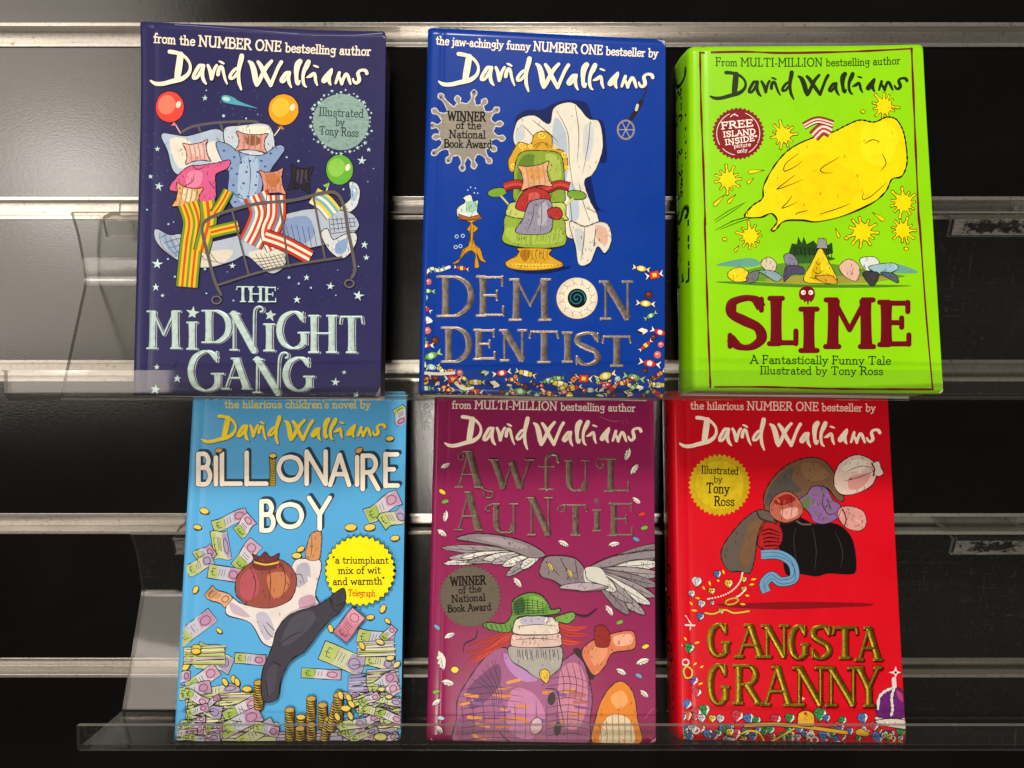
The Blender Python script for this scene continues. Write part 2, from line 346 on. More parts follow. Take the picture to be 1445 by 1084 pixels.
# ---------------------------------------------------------------- a paperback and the ink on it
class Book:
    def __init__(s, name, label, pose, size, thick, colr, bow=(0, 0), curl=(0, 0), rough=.34, wear=.12, skew=0, group='paperback novels on the acrylic shelves'):
        x, y, z, lean, yaw, roll = pose; s.w, s.h = size; s.t = thick; s.bow, s.curl = bow, curl
        s.M = Matrix.Rotation(R(yaw), 3, 'Z') @ Matrix.Rotation(-R(lean), 3, 'X') @ Matrix.Rotation(R(roll), 3, 'Y')
        s.o = Vector((x, y, z)); s.root = tag(empty(name), label, 'book', group)
        s.root.location = s.o * MM; s.root.rotation_euler = s.M.to_euler()
        s.items = []; s.colr = colr; s.skew = skew
        s.body(colr, rough, wear)
    # pixel -> flat cover coordinates (mm)
    def uv(s, px, py):
        d = FWD + RIGHT * ((px - CX) / F_PX) + UP * ((CY - py) / F_PX); n = s.M @ Vector((0, 1, 0))
        p = CAM + d * ((s.o - CAM).dot(n) / d.dot(n)); q = s.M.transposed() @ (p - s.o); return q.x, q.z
    def disp(s, x, z):
        u = x + s.w / 2; r = 3.2; y = 0.0
        if u < r: y += r - math.sqrt(max(0, r * r - (r - u) ** 2))
        y += .30 * math.exp(-((u - 8.2) / 1.3) ** 2)
        v = z / s.h; a, b = s.bow
        y -= a * math.sin(math.pi * min(1, max(0, u / s.w)))                       # belly of the cover
        q = u / s.w; y -= s.curl[0] * (max(0, v - .70) / .30) ** 2 * (max(0, 1 - q / .78) ** 1.4 + s.curl[1] * max(0, (q - .72) / .28))
        y -= b * (max(0, u / s.w - .82) / .18) ** 2                                  # fore-edge lifting
        return y
    def body(s, colr, rough, wear):
        sk = lambda v: (v[0] - s.skew * max(0, v[1]) / s.t, v[1], v[2])   # a read book leans over at the spine
        w, h, t = s.w, s.h, s.t; prof = []
        for u in (w, w - .4, w - .9, w - 1.6, w - 2.5): prof.append(('f', u))
        k = 40
        for i in range(1, k): prof.append(('f', (w - 2.5) + (11 - (w - 2.5)) * i / k))
        for u in (11, 10, 9.4, 8.8, 8.2, 7.6, 7, 6, 4.6, 3.2, 2.6, 2.0, 1.4, .9, .5, .2, .0): prof.append(('f', u))
        for j in range(1, 11): prof.append(('s', 3.2 + (t - 6.4) * j / 11))
        for u in (0, .3, .9, 2, 3.2, 12, w * .5, w - 2.3): prof.append(('b', u))
        nz = 56; zs = [i / nz for i in range(nz + 1)]
        def pt(p, v, inset):
            kind, q = p; rc = 2.4
            if kind == 's': d = math.sin(math.pi * (q - 3.2) / (t - 6.4)); return (-w / 2 - .6 * d + inset, q, v * h)
            e = w - q; c = rc - math.sqrt(max(0, rc * rc - (rc - e) ** 2)) if e < rc else 0
            z = c + v * (h - 2 * c)
            if kind == 'f':
                nx = 0
                if q < 3.2: nx = inset * (1 - q / 3.2)
                return (q - w / 2 + nx, s.disp(q - w / 2, z) + inset * min(1, .3 + q / 4), z)
            r = 3.2; y = t - (r - math.sqrt(max(0, r * r - (r - q) ** 2)) if q < r else 0)
            return (q - w / 2 + (inset * (1 - q / 3.2) if q < 3.2 else 0), y - inset, z)
        m = len(prof); mb = MB()
        O = [sk(pt(p, v, 0)) for v in zs for p in prof]; I = [sk(pt(p, v, .38)) for v in zs for p in prof]
        q = lambda i, j: i * m + j
        mb.add(O, [(q(i, j), q(i + 1, j), q(i + 1, j + 1), q(i, j + 1)) for i in range(nz) for j in range(m - 1)], 0)
        mb.add(I, [(q(i, j), q(i, j + 1), q(i + 1, j + 1), q(i + 1, j)) for i in range(nz) for j in range(m - 1)], 1)
        n0 = len(O); rim = []
        for j in range(m - 1): rim += [(q(0, j), q(0, j + 1), n0 + q(0, j + 1), n0 + q(0, j)), (q(nz, j + 1), q(nz, j), n0 + q(nz, j), n0 + q(nz, j + 1))]
        for i in range(nz): rim += [(q(i, 0), n0 + q(i, 0), n0 + q(i + 1, 0), q(i + 1, 0)), (q(i + 1, m - 1), n0 + q(i + 1, m - 1), n0 + q(i, m - 1), q(i, m - 1))]
        for f in rim: mb.f.append(f); mb.m.append(1); mb.c.append(None)
        s.cover = mb.build('cover', [m_cover('laminated_cover', colr, rough, wear), CARD], s.root, smooth=True)
        s.cover.data.polygons.foreach_set('use_smooth', [mi == 0 for mi in mb.m])
        pg = MB(); N = 12; rows = []
        for i in range(N + 1):
            x = -w / 2 + 1.2 + (w - 3.2) * i / N
            rows.append((x, max(1.8, s.disp(x, h * .5) + 1.2)))
        vs = [];
        for z in (1.2, h - 1.2):
            for x, y in rows: vs += [sk((x, max(.8, y), z)), sk((x, t - .8, z))]
        n2 = 2 * (N + 1); fs = []
        for i in range(N):
            a = 2 * i; fs += [(a, a + 1, a + 3, a + 2), (n2 + a, n2 + a + 2, n2 + a + 3, n2 + a + 1), (a, a + 2, n2 + a + 2, n2 + a), (a + 1, n2 + a + 1, n2 + a + 3, a + 3)]
        fs += [(0, n2, n2 + 1, 1), (n2 - 2, n2 - 1, n2 + n2 - 1, n2 + n2 - 2)]
        pg.add(vs, fs); pg.build('page_block', PAGES, s.root)
    # ---- drawing, all in picture pixels of the photograph's cover
    def _add(s, part, tris, colr, bb, emb=None):
        s.items.append((part, tris, lin(colr), bb, emb))
    def fill(s, part, pts, colr, smooth=False, line=0, lc='#181512', n=6):
        p = catmull([q[:2] for q in pts], n, True) if smooth else [q[:2] for q in pts]
        s._add(part, ('poly', p), colr, s._bb(p))
        if line: s.stroke(part, p + [p[0]], line, lc, wob=.35)
    def _bb(s, p, m=0):
        xs = [q[0] for q in p]; ys = [q[1] for q in p]; return (min(xs) - m, min(ys) - m, max(xs) + m, max(ys) + m)
    def stroke(s, part, pts, width, colr, smooth=False, wob=0, emb=0, taper=False, cap=True):
        p = [(q[0], q[1], (q[2] if len(q) > 2 else width)) for q in pts]
        if smooth: p = catmull(p, 6)
        q = [p[0]]
        for a in p[1:]:
            if abs(a[0] - q[-1][0]) + abs(a[1] - q[-1][1]) > 1e-3: q.append(a)
        if len(q) < 2: return
        if wob: q = [(x, y, wd * (1 + wob * math.sin(i * 1.7 + x * .37 + y * .23))) for i, (x, y, wd) in enumerate(q)]
        if taper: N = len(q) - 1; q = [(x, y, wd * (.25 + .75 * math.sin(math.pi * min(1, (i / N) * .9 + .1)))) for i, (x, y, wd) in enumerate(q)]
        s._add(part, ('rib', q, cap), colr, s._bb(q, max(a[2] for a in q) / 2), emb)
    def ellipse(s, part, x, y, rx, ry, colr, ang=0, line=0, lc='#181512', n=20, wob=0):
        ca, sa = math.cos(R(ang)), math.sin(R(ang)); p = []
        for i in range(n):
            a = 2 * math.pi * i / n; k = 1 + wob * math.sin(3 * a + x); ex, ey = rx * k * math.cos(a), ry * k * math.sin(a); p.append((x + ex * ca - ey * sa, y + ex * sa + ey * ca))
        s.fill(part, p, colr, line=line, lc=lc)
    def glyph(s, part, ch, box, colr, tk, tn, serif=True, emb=0, rot=0, dx=0, dy=0, grow=0, skip=''):
        adv, st = strokes(ch, serif); xs, ys = [], []
        for wgt, c, pts in st:
            if wgt == '.': continue
            pp = catmull(pts, 6) if c else pts; xs += [a[0] for a in pp]; ys += [a[1] for a in pp]
        x0, y0, x1, y1 = box; sx0, sx1, sy0, sy1 = min(xs), max(xs), min(ys), max(ys); i = tn / 2
        ix = tk / 2 if ch in 'IO' and not serif else tn / 2
        def f(a):
            X = x0 + ix + (a[0] - sx0) / max(1e-6, sx1 - sx0) * (x1 - x0 - 2 * ix) if sx1 - sx0 > 1 else (x0 + x1) / 2
            Y = y1 - i - (a[1] - sy0) / (sy1 - sy0) * (y1 - y0 - 2 * i)
            if rot:
                mx, my = (x0 + x1) / 2, (y0 + y1) / 2; c_, s_ = math.cos(R(rot)), math.sin(R(rot)); X, Y = mx + (X - mx) * c_ - (Y - my) * s_, my + (X - mx) * s_ + (Y - my) * c_
            return X + dx, Y + dy
        for wgt, c, pts in st:
            if wgt == '.' or wgt in skip: continue
            q = catmull([f(a) for a in pts], 7) if c else [f(a) for a in pts]
            wd = tk if wgt == 'k' else tn
            if wgt == 'k' and c:   # thin where a bowl runs flat, thick where it runs upright
                N = len(q); qq = []
                for j, a in enumerate(q):
                    b0, b1 = q[max(0, j - 1)], q[min(N - 1, j + 1)]; d = math.hypot(b1[0] - b0[0], b1[1] - b0[1]) or 1
                    v = abs(b1[1] - b0[1]) / d
                    if ch == 'S': v = max(v, .9 - abs(j / (N - 1) - .5) * 2.2)
                    qq.append((*a, tn + (tk - tn) * v))
                q = qq
            if not c and len(q) == 2:
                a, b = q; n = max(2, int(math.hypot(b[0] - a[0], b[1] - a[1]) / 4)); q = [(a[0] + (b[0] - a[0]) * k / n, a[1] + (b[1] - a[1]) * k / n) for k in range(n + 1)]
                if wgt == 'k' and serif: q = [(x, y, wd * (1 + .16 * (abs(k / n - .5) * 2) ** 3)) for k, (x, y) in enumerate(q)]
            q = [(a[0], a[1], (a[2] if len(a) > 2 else wd) + grow) for a in q]
            s.stroke(part, q, wd, colr, emb=emb, cap=(wgt != 'k' or not serif))
    def text(s, part, string, p0, p1, size, colr, wt=.14, mid=None, caps=1.0, serif=True):
        """one line of small lettering: baseline from p0 to p1 (px), size = capital height"""
        xs = 0; lay = []
        for ch in string:
            adv, st = strokes(ch, serif); k = caps if ch.isupper() else 1
            lay.append((xs, k, ch, st)); xs += adv * k
        T = xs - 6; dx, dy = p1[0] - p0[0], p1[1] - p0[1]; L = math.hypot(dx, dy); ux, uy = dx / L, dy / L
        for x0, k, ch, st in lay:
            for wgt, c, pts in st:
                def f(a, T=T):
                    t = (x0 + a[0] * k) / T; bx, by = p0[0] + dx * t, p0[1] + dy * t
                    if mid: by += mid * 4 * t * (1 - t)
                    h = a[1] / 100 * size * k
                    return bx + uy * h, by - ux * h
                if wgt == '.': X, Y = f(pts[0]); s.ellipse(part, X, Y, pts[1][0] / 100 * size * 1.25, pts[1][0] / 100 * size * 1.25, colr, n=10); continue
                q = [f(a) for a in (catmull(pts, 4) if c else pts)]
                s.stroke(part, q, size * wt * (1.25 if wgt == 'k' else .85 if wgt == 's' else 1), colr)
    # ---- turn the drawing into one printed mesh per part
    def finish(s, mats={}, spine=None):
        lv = []; groups = {}
        from collections import defaultdict
        grid = defaultdict(list)
        for i, (part, g, c, bb, emb) in enumerate(s.items):
            L = 0; cells = [(a, b) for a in range(int(bb[0] // 24), int(bb[2] // 24) + 1) for b in range(int(bb[1] // 24), int(bb[3] // 24) + 1)]
            seen = set()
            for cc in cells:
                for j in grid[cc]:
                    if j in seen: continue
                    seen.add(j); ob = s.items[j][3]
                    if lv[j] >= L and ob[0] < bb[2] and ob[2] > bb[0] and ob[1] < bb[3] and ob[3] > bb[1]: L = lv[j] + 1
            lv.append(L)
            for cc in cells: grid[cc].append(i)
        for i, (part, g, c, bb, emb) in enumerate(s.items):
            mb = groups.setdefault(part, MB()); base = .025 + lv[i] * .011
            if g[0] == 'poly': s._poly(mb, g[1], c, base)
            else: s._rib(mb, g[1], g[2], c, base, emb or 0)
        out = {}
        for part, mb in groups.items(): out[part] = mb.build(part, mats.get(part, INK), s.root, smooth=True)
        s.levels = max(lv) if lv else 0
        return out
    def _pt(s, u, z, off):
        u = min(s.w / 2 - .15, max(-s.w / 2 + 3.0, u)); z = min(s.h - .15, max(.15, z)); e = s.w / 2 - u
        if e < 2.4:
            c = 2.4 - math.sqrt(max(0, 2.4 ** 2 - (2.4 - e) ** 2)); z = min(s.h - c - .1, max(c + .1, z))
        return (u, s.disp(u, z) - off, z)
    def _poly(s, mb, px, c, off):
        P = [s.uv(*p) for p in px]; tri = tessellate_polygon([[Vector((a, b, 0)) for a, b in P]]); V = list(P); F = []
        st = [tuple(t) for t in tri]
        while st:
            a, b, d = st.pop(); e = [(a, b), (b, d), (d, a)]
            ls = [math.hypot(V[i][0] - V[j][0], V[i][1] - V[j][1]) for i, j in e]; m = max(ls)
            lim = 1.1 if min(V[a][0], V[b][0], V[d][0]) < -s.w / 2 + 11.5 and max(V[a][0], V[b][0], V[d][0]) < -s.w / 2 + 18 else 6
            if m > lim:
                k = ls.index(m); i, j = e[k]; o = ({a, b, d} - {i, j}).pop(); V.append(((V[i][0] + V[j][0]) / 2, (V[i][1] + V[j][1]) / 2)); n = len(V) - 1
                st += [(i, n, o), (n, j, o)]
            else: F.append((a, b, d))
        Q = [s._pt(a, b, off) for a, b in V]; G = []
        for a, b, d in F:
            ar = (Q[b][0] - Q[a][0]) * (Q[d][2] - Q[a][2]) - (Q[d][0] - Q[a][0]) * (Q[b][2] - Q[a][2])
            if abs(ar) < 1e-9: continue
            G.append((a, b, d) if ar > 0 else (a, d, b))
        mb.add(Q, G, 0, c)
    def _rib(s, mb, q, cap, c, off, emb):
        N = len(q); near = min(s.uv(a[0], a[1])[0] for a in q[::3]) < -s.w / 2 + 13
        sec = (-1, -.7, 0, .7, 1) if emb else (-1, -.5, 0, .5, 1) if near else (-1, 1); hts = (0, .94, 1, .94, 0) if emb else (0,) * len(sec); K = len(sec); st = .007 / N; V = []; F = []
        nrm = []
        for i in range(N):
            a, b = q[max(0, i - 1)], q[min(N - 1, i + 1)]; dx, dy = b[0] - a[0], b[1] - a[1]; L = math.hypot(dx, dy) or 1
            if 0 < i < N - 1:
                d1 = (q[i][0] - a[0], q[i][1] - a[1]); d2 = (b[0] - q[i][0], b[1] - q[i][1]); l1, l2 = math.hypot(*d1) or 1, math.hypot(*d2) or 1
                cs = max(-1, min(1, (d1[0] * d2[0] + d1[1] * d2[1]) / l1 / l2)); k = min(1.5, 1 / max(.3, math.cos(math.acos(cs) / 2)))
                tx, ty = d1[0] / l1 + d2[0] / l2, d1[1] / l1 + d2[1] / l2; tl = math.hypot(tx, ty)
                if tl > .05: dx, dy, L = tx, ty, tl
            else: k = 1
            nrm.append((-dy / L * k, dx / L * k))
        def put(x, y, o):
            u, z = s.uv(x, y); return s._pt(u, z, o)
        for i, (x, y, wd) in enumerate(q):
            for a, h in zip(sec, hts): V.append(put(x + nrm[i][0] * wd / 2 * a, y + nrm[i][1] * wd / 2 * a, off + i * st + h * emb))
        for i in range(N - 1):
            for a in range(K - 1): F.append((i * K + a, i * K + a + 1, (i + 1) * K + a + 1, (i + 1) * K + a))
        if cap and q[0][2] > .9:
            for i, sg in ((0, -1), (N - 1, 1)):
                x, y, wd = q[i]; nx, ny = nrm[i]; l = math.hypot(nx, ny) or 1; nx, ny = nx / l, ny / l; tx, ty = ny * sg, -nx * sg
                base = len(V); o = off + (i * st if sg > 0 else 0); V.append(put(x, y, o + emb)); M = 6
                for j in range(M + 1):
                    an = math.pi * j / M; ox = nx * math.cos(an) + tx * math.sin(an); oy = ny * math.cos(an) + ty * math.sin(an)
                    V.append(put(x + ox * wd / 2, y + oy * wd / 2, o))
                for j in range(M): F.append((base, base + 1 + j, base + 2 + j))
        G = []
        for f in F:
            p = [V[i] for i in f]; ar = sum(p[i][0] * p[(i + 1) % len(p)][2] - p[(i + 1) % len(p)][0] * p[i][2] for i in range(len(p)))
            if abs(ar) < 1e-10: continue
            G.append(f if ar > 0 else f[::-1])
        n = len(mb.c); mb.add(V, G, 0, c)

# the author's brush-written name, drawn once in one cover's pixels and refitted to each cover by three points
_A = Zoom(615, 70, 9.03); _B = Zoom(770, 70, 9.03)
SIGN = [_A(q) for q in (
 [(290,65,50),(340,72,50),(395,85,46),(450,108,40),(500,150,36),(535,205,34),(543,260,36),(528,315,42),(490,360,50),(430,395,58),(360,412,58),(280,430,54),(210,447,52),(140,452,50),(85,440,44),(40,412,24)],
 [(425,105,80),(412,180,82),(398,260,84),(385,330,80),(375,385,70)],
 [(705,240,40),(660,238,44),(625,285,46),(590,345,44),(582,383,42),(612,388,38),(650,350,40),(690,280,40),(712,240,40)],
 [(708,240,48),(694,310,48),(695,370,46),(712,425,42),(738,460,22)],
 [(765,236,36),(788,290,46),(802,350,50),(808,400,44)], [(808,400,44),(830,330,40),(850,275,38),(875,238,36)],
 [(890,350,46),(900,295,46),(925,258,44),(948,275,40),(962,340,36),(980,410,32),(1003,465,18)], [(908,188,18),(935,200,30),(965,218,22)],
 [(1192,125,60),(1180,180,62),(1160,250,56),(1148,330,46),(1148,400,44),(1155,460,42),(1180,537,24)],
 [(1150,275,36),(1110,285,38),(1065,330,40),(1040,375,40),(1048,400,36),(1085,390,36),(1120,350,36),(1150,310,36)])] + [_B(q) for q in (
 [(-120,192,30),(-85,225,58),(-62,290,70),(-48,360,72),(-38,430,66),(-25,480,50)], [(-25,482,50),(10,430,52),(50,350,50),(100,265,50),(165,192,40)],
 [(-5,200,40),(30,250,54),(62,320,56),(98,390,54),(150,488,44)], [(150,490,46),(180,420,44),(215,340,42),(250,265,44),(288,205,46)],
 [(388,332,34),(345,340,40),(305,390,44),(282,430,40),(305,450,34),(345,410,36),(385,345,38)], [(388,335,42),(376,400,44),(385,465,40),(410,518,20)],
 [(520,200,66),(492,240,76),(476,310,64),(474,380,50),(480,450,50),(496,472,44),(516,440,22)],
 [(628,205,58),(605,255,64),(572,320,48),(558,385,40),(560,450,40),(575,495,32),(600,516,16)],
 [(605,398,16),(650,380,44),(695,352,42),(710,380,40),(716,440,38),(736,496,20)], [(692,250,16),(720,260,28),(750,272,18)],
 [(918,300,30),(880,345,44),(830,400,44),(806,440,38),(828,455,32),(868,415,38),(905,355,40),(918,310,34)], [(908,330,36),(888,400,42),(888,455,42),(903,490,26)],
 [(968,472,32),(990,410,38),(1015,345,40)], [(1012,350,36),(1012,400,34),(1035,440,44),(1045,482,40)], [(1045,480,36),(1070,410,40),(1098,365,40),(1122,385,42),(1140,440,40),(1155,486,26)],
 [(1362,360,44),(1350,330,42),(1315,318,36),(1272,326,34),(1250,360,44),(1262,410,48),(1262,450,46),(1228,476,38),(1200,460,34),(1186,425,26)])]
def author(book, P0, P1, P2, colr, shadow=None):
    Q0, Q1, Q2 = (618.7, 116.5), (922.7, 109.6), (645.8, 76.4)
    a, b = (Q1[0] - Q0[0], Q1[1] - Q0[1]), (Q2[0] - Q0[0], Q2[1] - Q0[1]); det = a[0] * b[1] - a[1] * b[0]
    A, B = (P1[0] - P0[0], P1[1] - P0[1]), (P2[0] - P0[0], P2[1] - P0[1]); k = math.hypot(*A) / math.hypot(*a)
    def f(p):
        x, y = p[0] - Q0[0], p[1] - Q0[1]; i, j = (x * b[1] - y * b[0]) / det, (a[0] * y - a[1] * x) / det
        return (P0[0] + i * A[0] + j * B[0], P0[1] + i * A[1] + j * B[1], p[2] * k)
    for dx, dy, g, cc in (([(.9, 1.0, 1.4, shadow)] if shadow else []) + [(0, 0, 0, colr)]):
        for st in SIGN: book.stroke('author_name', [(x + dx, y + dy, wd + g) for x, y, wd in map(f, st)], 3, cc, smooth=True, cap=True)

# ---------------------------------------------------------------- small printed motifs
def star(bk, part, x, y, r, colr, rot=0, thin=.36, spikes=5):
    p = []
    for i in range(spikes * 2):
        a = R(rot - 90) + math.pi * i / spikes; q = r * (1 if i % 2 == 0 else thin) * (1 + (.15 * math.sin(i * 2.3 + x) if i % 2 == 0 else 0)); p.append((x + q * math.cos(a), y + q * math.sin(a)))
    bk.fill(part, p, colr)
def seal(bk, part, x, y, r, n, colr, depth=.07, ring=None, lc=None, line=.8):
    p = [(x + r * (1 + (depth if i % 2 else 0)) * math.cos(math.pi * i / n), y + r * (1 + (depth if i % 2 else 0)) * math.sin(math.pi * i / n)) for i in range(2 * n)]
    bk.fill(part, p, colr, line=line if lc else 0, lc=lc or '#000000')
    if ring:
        for a0, a1 in ring[1]:
            bk.stroke(part, [(x + r * .88 * math.cos(R(a)), y + r * .88 * math.sin(R(a))) for a in range(a0, a1, 6)], 1.0, ring[0])
def splat(bk, part, x, y, r, seed, colr, n=11, line=.9, lc='#20200a', reach=(.35, .95)):
    rnd = random.Random(seed); p = []
    for i in range(n):
        a = 2 * math.pi * (i + rnd.uniform(-.2, .2)) / n; L = r * (1 + rnd.uniform(*reach)); wd = .13
        p += [(x + r * .92 * math.cos(a - 1.55 * math.pi / n * .55), y + r * .92 * math.sin(a - 1.55 * math.pi / n * .55)),
              (x + L * .72 * math.cos(a - wd * .75), y + L * .72 * math.sin(a - wd * .75)), (x + L * math.cos(a - wd * .75), y + L * math.sin(a - wd * .75)),
              (x + L * 1.05 * math.cos(a), y + L * 1.05 * math.sin(a)), (x + L * math.cos(a + wd * .75), y + L * math.sin(a + wd * .75)), (x + L * .72 * math.cos(a + wd * .75), y + L * .72 * math.sin(a + wd * .75))]
    bk.fill(part, p, colr, line=line, lc=lc)
def drop(bk, part, x0, y0, x1, y1, wd, colr):
    dx, dy = x1 - x0, y1 - y0; L = math.hypot(dx, dy); nx, ny = -dy / L * wd / 2, dx / L * wd / 2
    bk.fill(part, [(x0, y0), (x0 + dx * .6 + nx * .8, y0 + dy * .6 + ny * .8), (x0 + dx * .85 + nx, y0 + dy * .85 + ny), (x1, y1), (x0 + dx * .85 - nx, y0 + dy * .85 - ny), (x0 + dx * .6 - nx * .8, y0 + dy * .6 - ny * .8)], colr, line=.8, lc='#2a2a08')
def sweet(bk, part, x, y, s_, ang, kind, c1, c2, c3='#f0ead8'):
    ca, sa = math.cos(R(ang)), math.sin(R(ang)); f = lambda a, b: (x + (a * ca - b * sa) * s_, y + (a * sa + b * ca) * s_)
    D = '#101830'
    if kind == 0:      # twist-wrapped
        for sg in (-1, 1): bk.fill(part, [f(sg * .8, 0), f(sg * 1.7, -.6), f(sg * 1.45, 0), f(sg * 1.75, .55)], c3, line=.7, lc=D)
        bk.fill(part, [f(math.cos(t) * .95, math.sin(t) * .58) for t in [i * .5236 for i in range(12)]], c1, line=.8, lc=D)
        bk.fill(part, [f(math.cos(t) * .42, math.sin(t) * .4) for t in [i * .785 for i in range(8)]], c2)
    elif kind == 1:    # striped roll
        for sg in (-1, 1): bk.fill(part, [f(sg * 1.0, 0), f(sg * 1.8, -.5), f(sg * 1.5, 0), f(sg * 1.75, .5)], c3, line=.7, lc=D)
        bk.fill(part, [f(-1, -.4), f(1, -.4), f(1.1, 0), f(1, .4), f(-1, .4), f(-1.1, 0)], c1, line=.8, lc=D)
        bk.fill(part, [f(-.35, -.42), f(.35, -.42), f(.42, .42), f(-.28, .42)], c2)
        bk.stroke(part, [f(-.42, -.4), f(-.34, .4)], .8, D); bk.stroke(part, [f(.4, -.4), f(.48, .4)], .8, D)
    elif kind == 2:    # round drop
        bk.fill(part, [f(math.cos(t) * .75, math.sin(t) * .75) for t in [i * .628 for i in range(10)]], c1, line=.8, lc=D); bk.fill(part, [f(-.1 + math.cos(t) * .3, -.15 + math.sin(t) * .25) for t in [i * 1.05 for i in range(6)]], c2)
    elif kind == 3:    # slab
        bk.fill(part, [f(-.9, -.1), f(-.1, -.6), f(.9, -.25), f(.1, .3)], c3, line=.7, lc=D); bk.fill(part, [f(-.9, -.1), f(.1, .3), f(.1, .62), f(-.9, .25)], '#2a201c'); bk.fill(part, [f(.1, .3), f(.9, -.25), f(.9, .1), f(.1, .62)], c2)
    else:              # toffee square
        for sg in (-1, 1): bk.fill(part, [f(sg * .7, 0), f(sg * 1.5, -.7), f(sg * 1.2, 0), f(sg * 1.5, .6)], c3, line=.7, lc=D)
        bk.fill(part, [f(-.75, -.6), f(.75, -.65), f(.8, .6), f(-.75, .65)], c1, line=.8, lc=D); bk.fill(part, [f(-.3, -.3), f(.35, -.3), f(.35, .32), f(-.3, .3)], c2)
def note(bk, part, x, y, wd, ht, ang, seed, pal=('#b9b6c8', '#a9b96a', '#b88aa8')):
    rnd = random.Random(seed); ca, sa = math.cos(R(ang)), math.sin(R(ang)); k = rnd.uniform(-.25, .25)
    f = lambda a, b: (x + a * wd * ca - (b + k * math.sin(a * 5)) * ht * sa, y + a * wd * sa + (b + k * math.sin(a * 5)) * ht * ca)
    xs = [-.5, -.3, -.1, .1, .3, .5]; bk.fill(part, [f(a, -.5) for a in xs] + [f(a, .5) for a in xs[::-1]], pal[0], line=1.1)
    i = rnd.randrange(2); bk.fill(part, [f(-.48, -.44), f(-.3, -.44), f(-.12 - .1 * i, -.44), f(-.18, .44), f(-.48, .44)], pal[1]); bk.fill(part, [f(.16, -.44), f(.48, -.44), f(.48, .44), f(.3, .44), f(.1, .2)], pal[2])
    bk.stroke(part, [f(.28 + .13 * math.cos(t), .28 * math.sin(t)) for t in [j * .7 for j in range(10)]], .9, '#22201c')
    for j in range(3): bk.stroke(part, [f(-.14 + j * .08, -.28), f(-.16 + j * .08, .22)], .7, '#3a3832')
    bk.stroke(part, [f(-.28, -.22), f(-.36, -.26), f(-.38, .0), f(-.36, .22), f(-.26, .22)], .9, '#22201c'); bk.stroke(part, [f(-.42, 0), f(-.30, 0)], .8, '#22201c')
def coin(bk, part, x, y, r, ang, c='#d9bf55'):
    bk.ellipse(part, x + .6, y + 1.3, r, r * .62, '#8a6a1c', ang, line=1.0); bk.ellipse(part, x, y, r, r * .6, c, ang, line=.9)
def feather(bk, part, x, y, L, ang, c='#dcd6cb'):
    ca, sa = math.cos(R(ang)), math.sin(R(ang)); f = lambda a, b: (x + (a * ca - b * sa) * L, y + (a * sa + b * ca) * L)
    bk.fill(part, [f(-.5, 0), f(-.3, -.18), f(0, -.25), f(.3, -.17), f(.5, 0), f(.36, .07), f(.3, .16), f(.2, .1), f(.08, .2), f(-.02, .11), f(-.16, .18), f(-.3, .08)], c, line=.7, lc='#4a2038')
    bk.stroke(part, [f(-.55, .03), f(0, -.03), f(.45, 0)], .7, '#55404a')
    for j in range(4): bk.stroke(part, [f(-.3 + j * .18, .0), f(-.22 + j * .18, .1)], .5, '#6a5a60')
def gem(bk, part, x, y, r, ang, c, hi='#e8ded4'):
    ca, sa = math.cos(R(ang)), math.sin(R(ang)); f = lambda a, b: (x + (a * ca - b * sa) * r, y + (a * sa + b * ca) * r); D = '#20100e'
    bk.fill(part, [f(-.95, -.15), f(-.45, -.8), f(.5, -.8), f(.95, -.1), f(.1, 1)], c, line=.9, lc=D)
    bk.fill(part, [f(.5, -.72), f(.88, -.12), f(.2, .75), f(.45, -.15)], hi)
    bk.stroke(part, [f(-.9, -.15), f(.9, -.12)], .7, D); bk.stroke(part, [f(-.35, -.15), f(.1, .95)], .7, D); bk.stroke(part, [f(-.4, -.15), f(0, -.78), f(.4, -.15)], .6, D)

K = 3.8026
P = 'cover_picture'
def bx(Z, x0, y0, x1, y1):
    (a, b), (c, d) = Z([(x0, y0), (x1, y1)]); return (a, b, c, d)
def band(bk, part, pts, width, cols, ink=1.2):
    """a strip of striped cloth along a path"""
    p = catmull([q[:2] for q in pts], 7) if len(pts) > 2 else pts
    bk.stroke(part, p, width + ink * 2, '#2a1c18', cap=False); n = len(cols); wd = width / n
    for i, c in enumerate(cols):
        o = -width / 2 + wd * (i + .5); q = []
        for j, a in enumerate(p):
            b0, b1 = p[max(0, j - 1)], p[min(len(p) - 1, j + 1)]; dx, dy = b1[0] - b0[0], b1[1] - b0[1]; L = math.hypot(dx, dy) or 1
            q.append((a[0] - dy / L * o, a[1] + dx / L * o))
        bk.stroke(part, q, wd * 1.06, c, cap=False)
def dots(bk, part, Z, pts, r, c):
    for x, y in Z(pts): bk.ellipse(part, x, y, r, r * .8, c, n=8)
def inside(p, x, y):
    r = False
    for i in range(len(p)):
        (x0, y0), (x1, y1) = p[i - 1][:2], p[i][:2]
        if (y0 > y) != (y1 > y) and x < (x1 - x0) * (y - y0) / (y1 - y0) + x0: r = not r
    return r
def shade(c, k):
    return '#' + ''.join('%02x' % max(0, min(255, int(int(c[i:i + 2], 16) * k))) for i in (1, 3, 5))
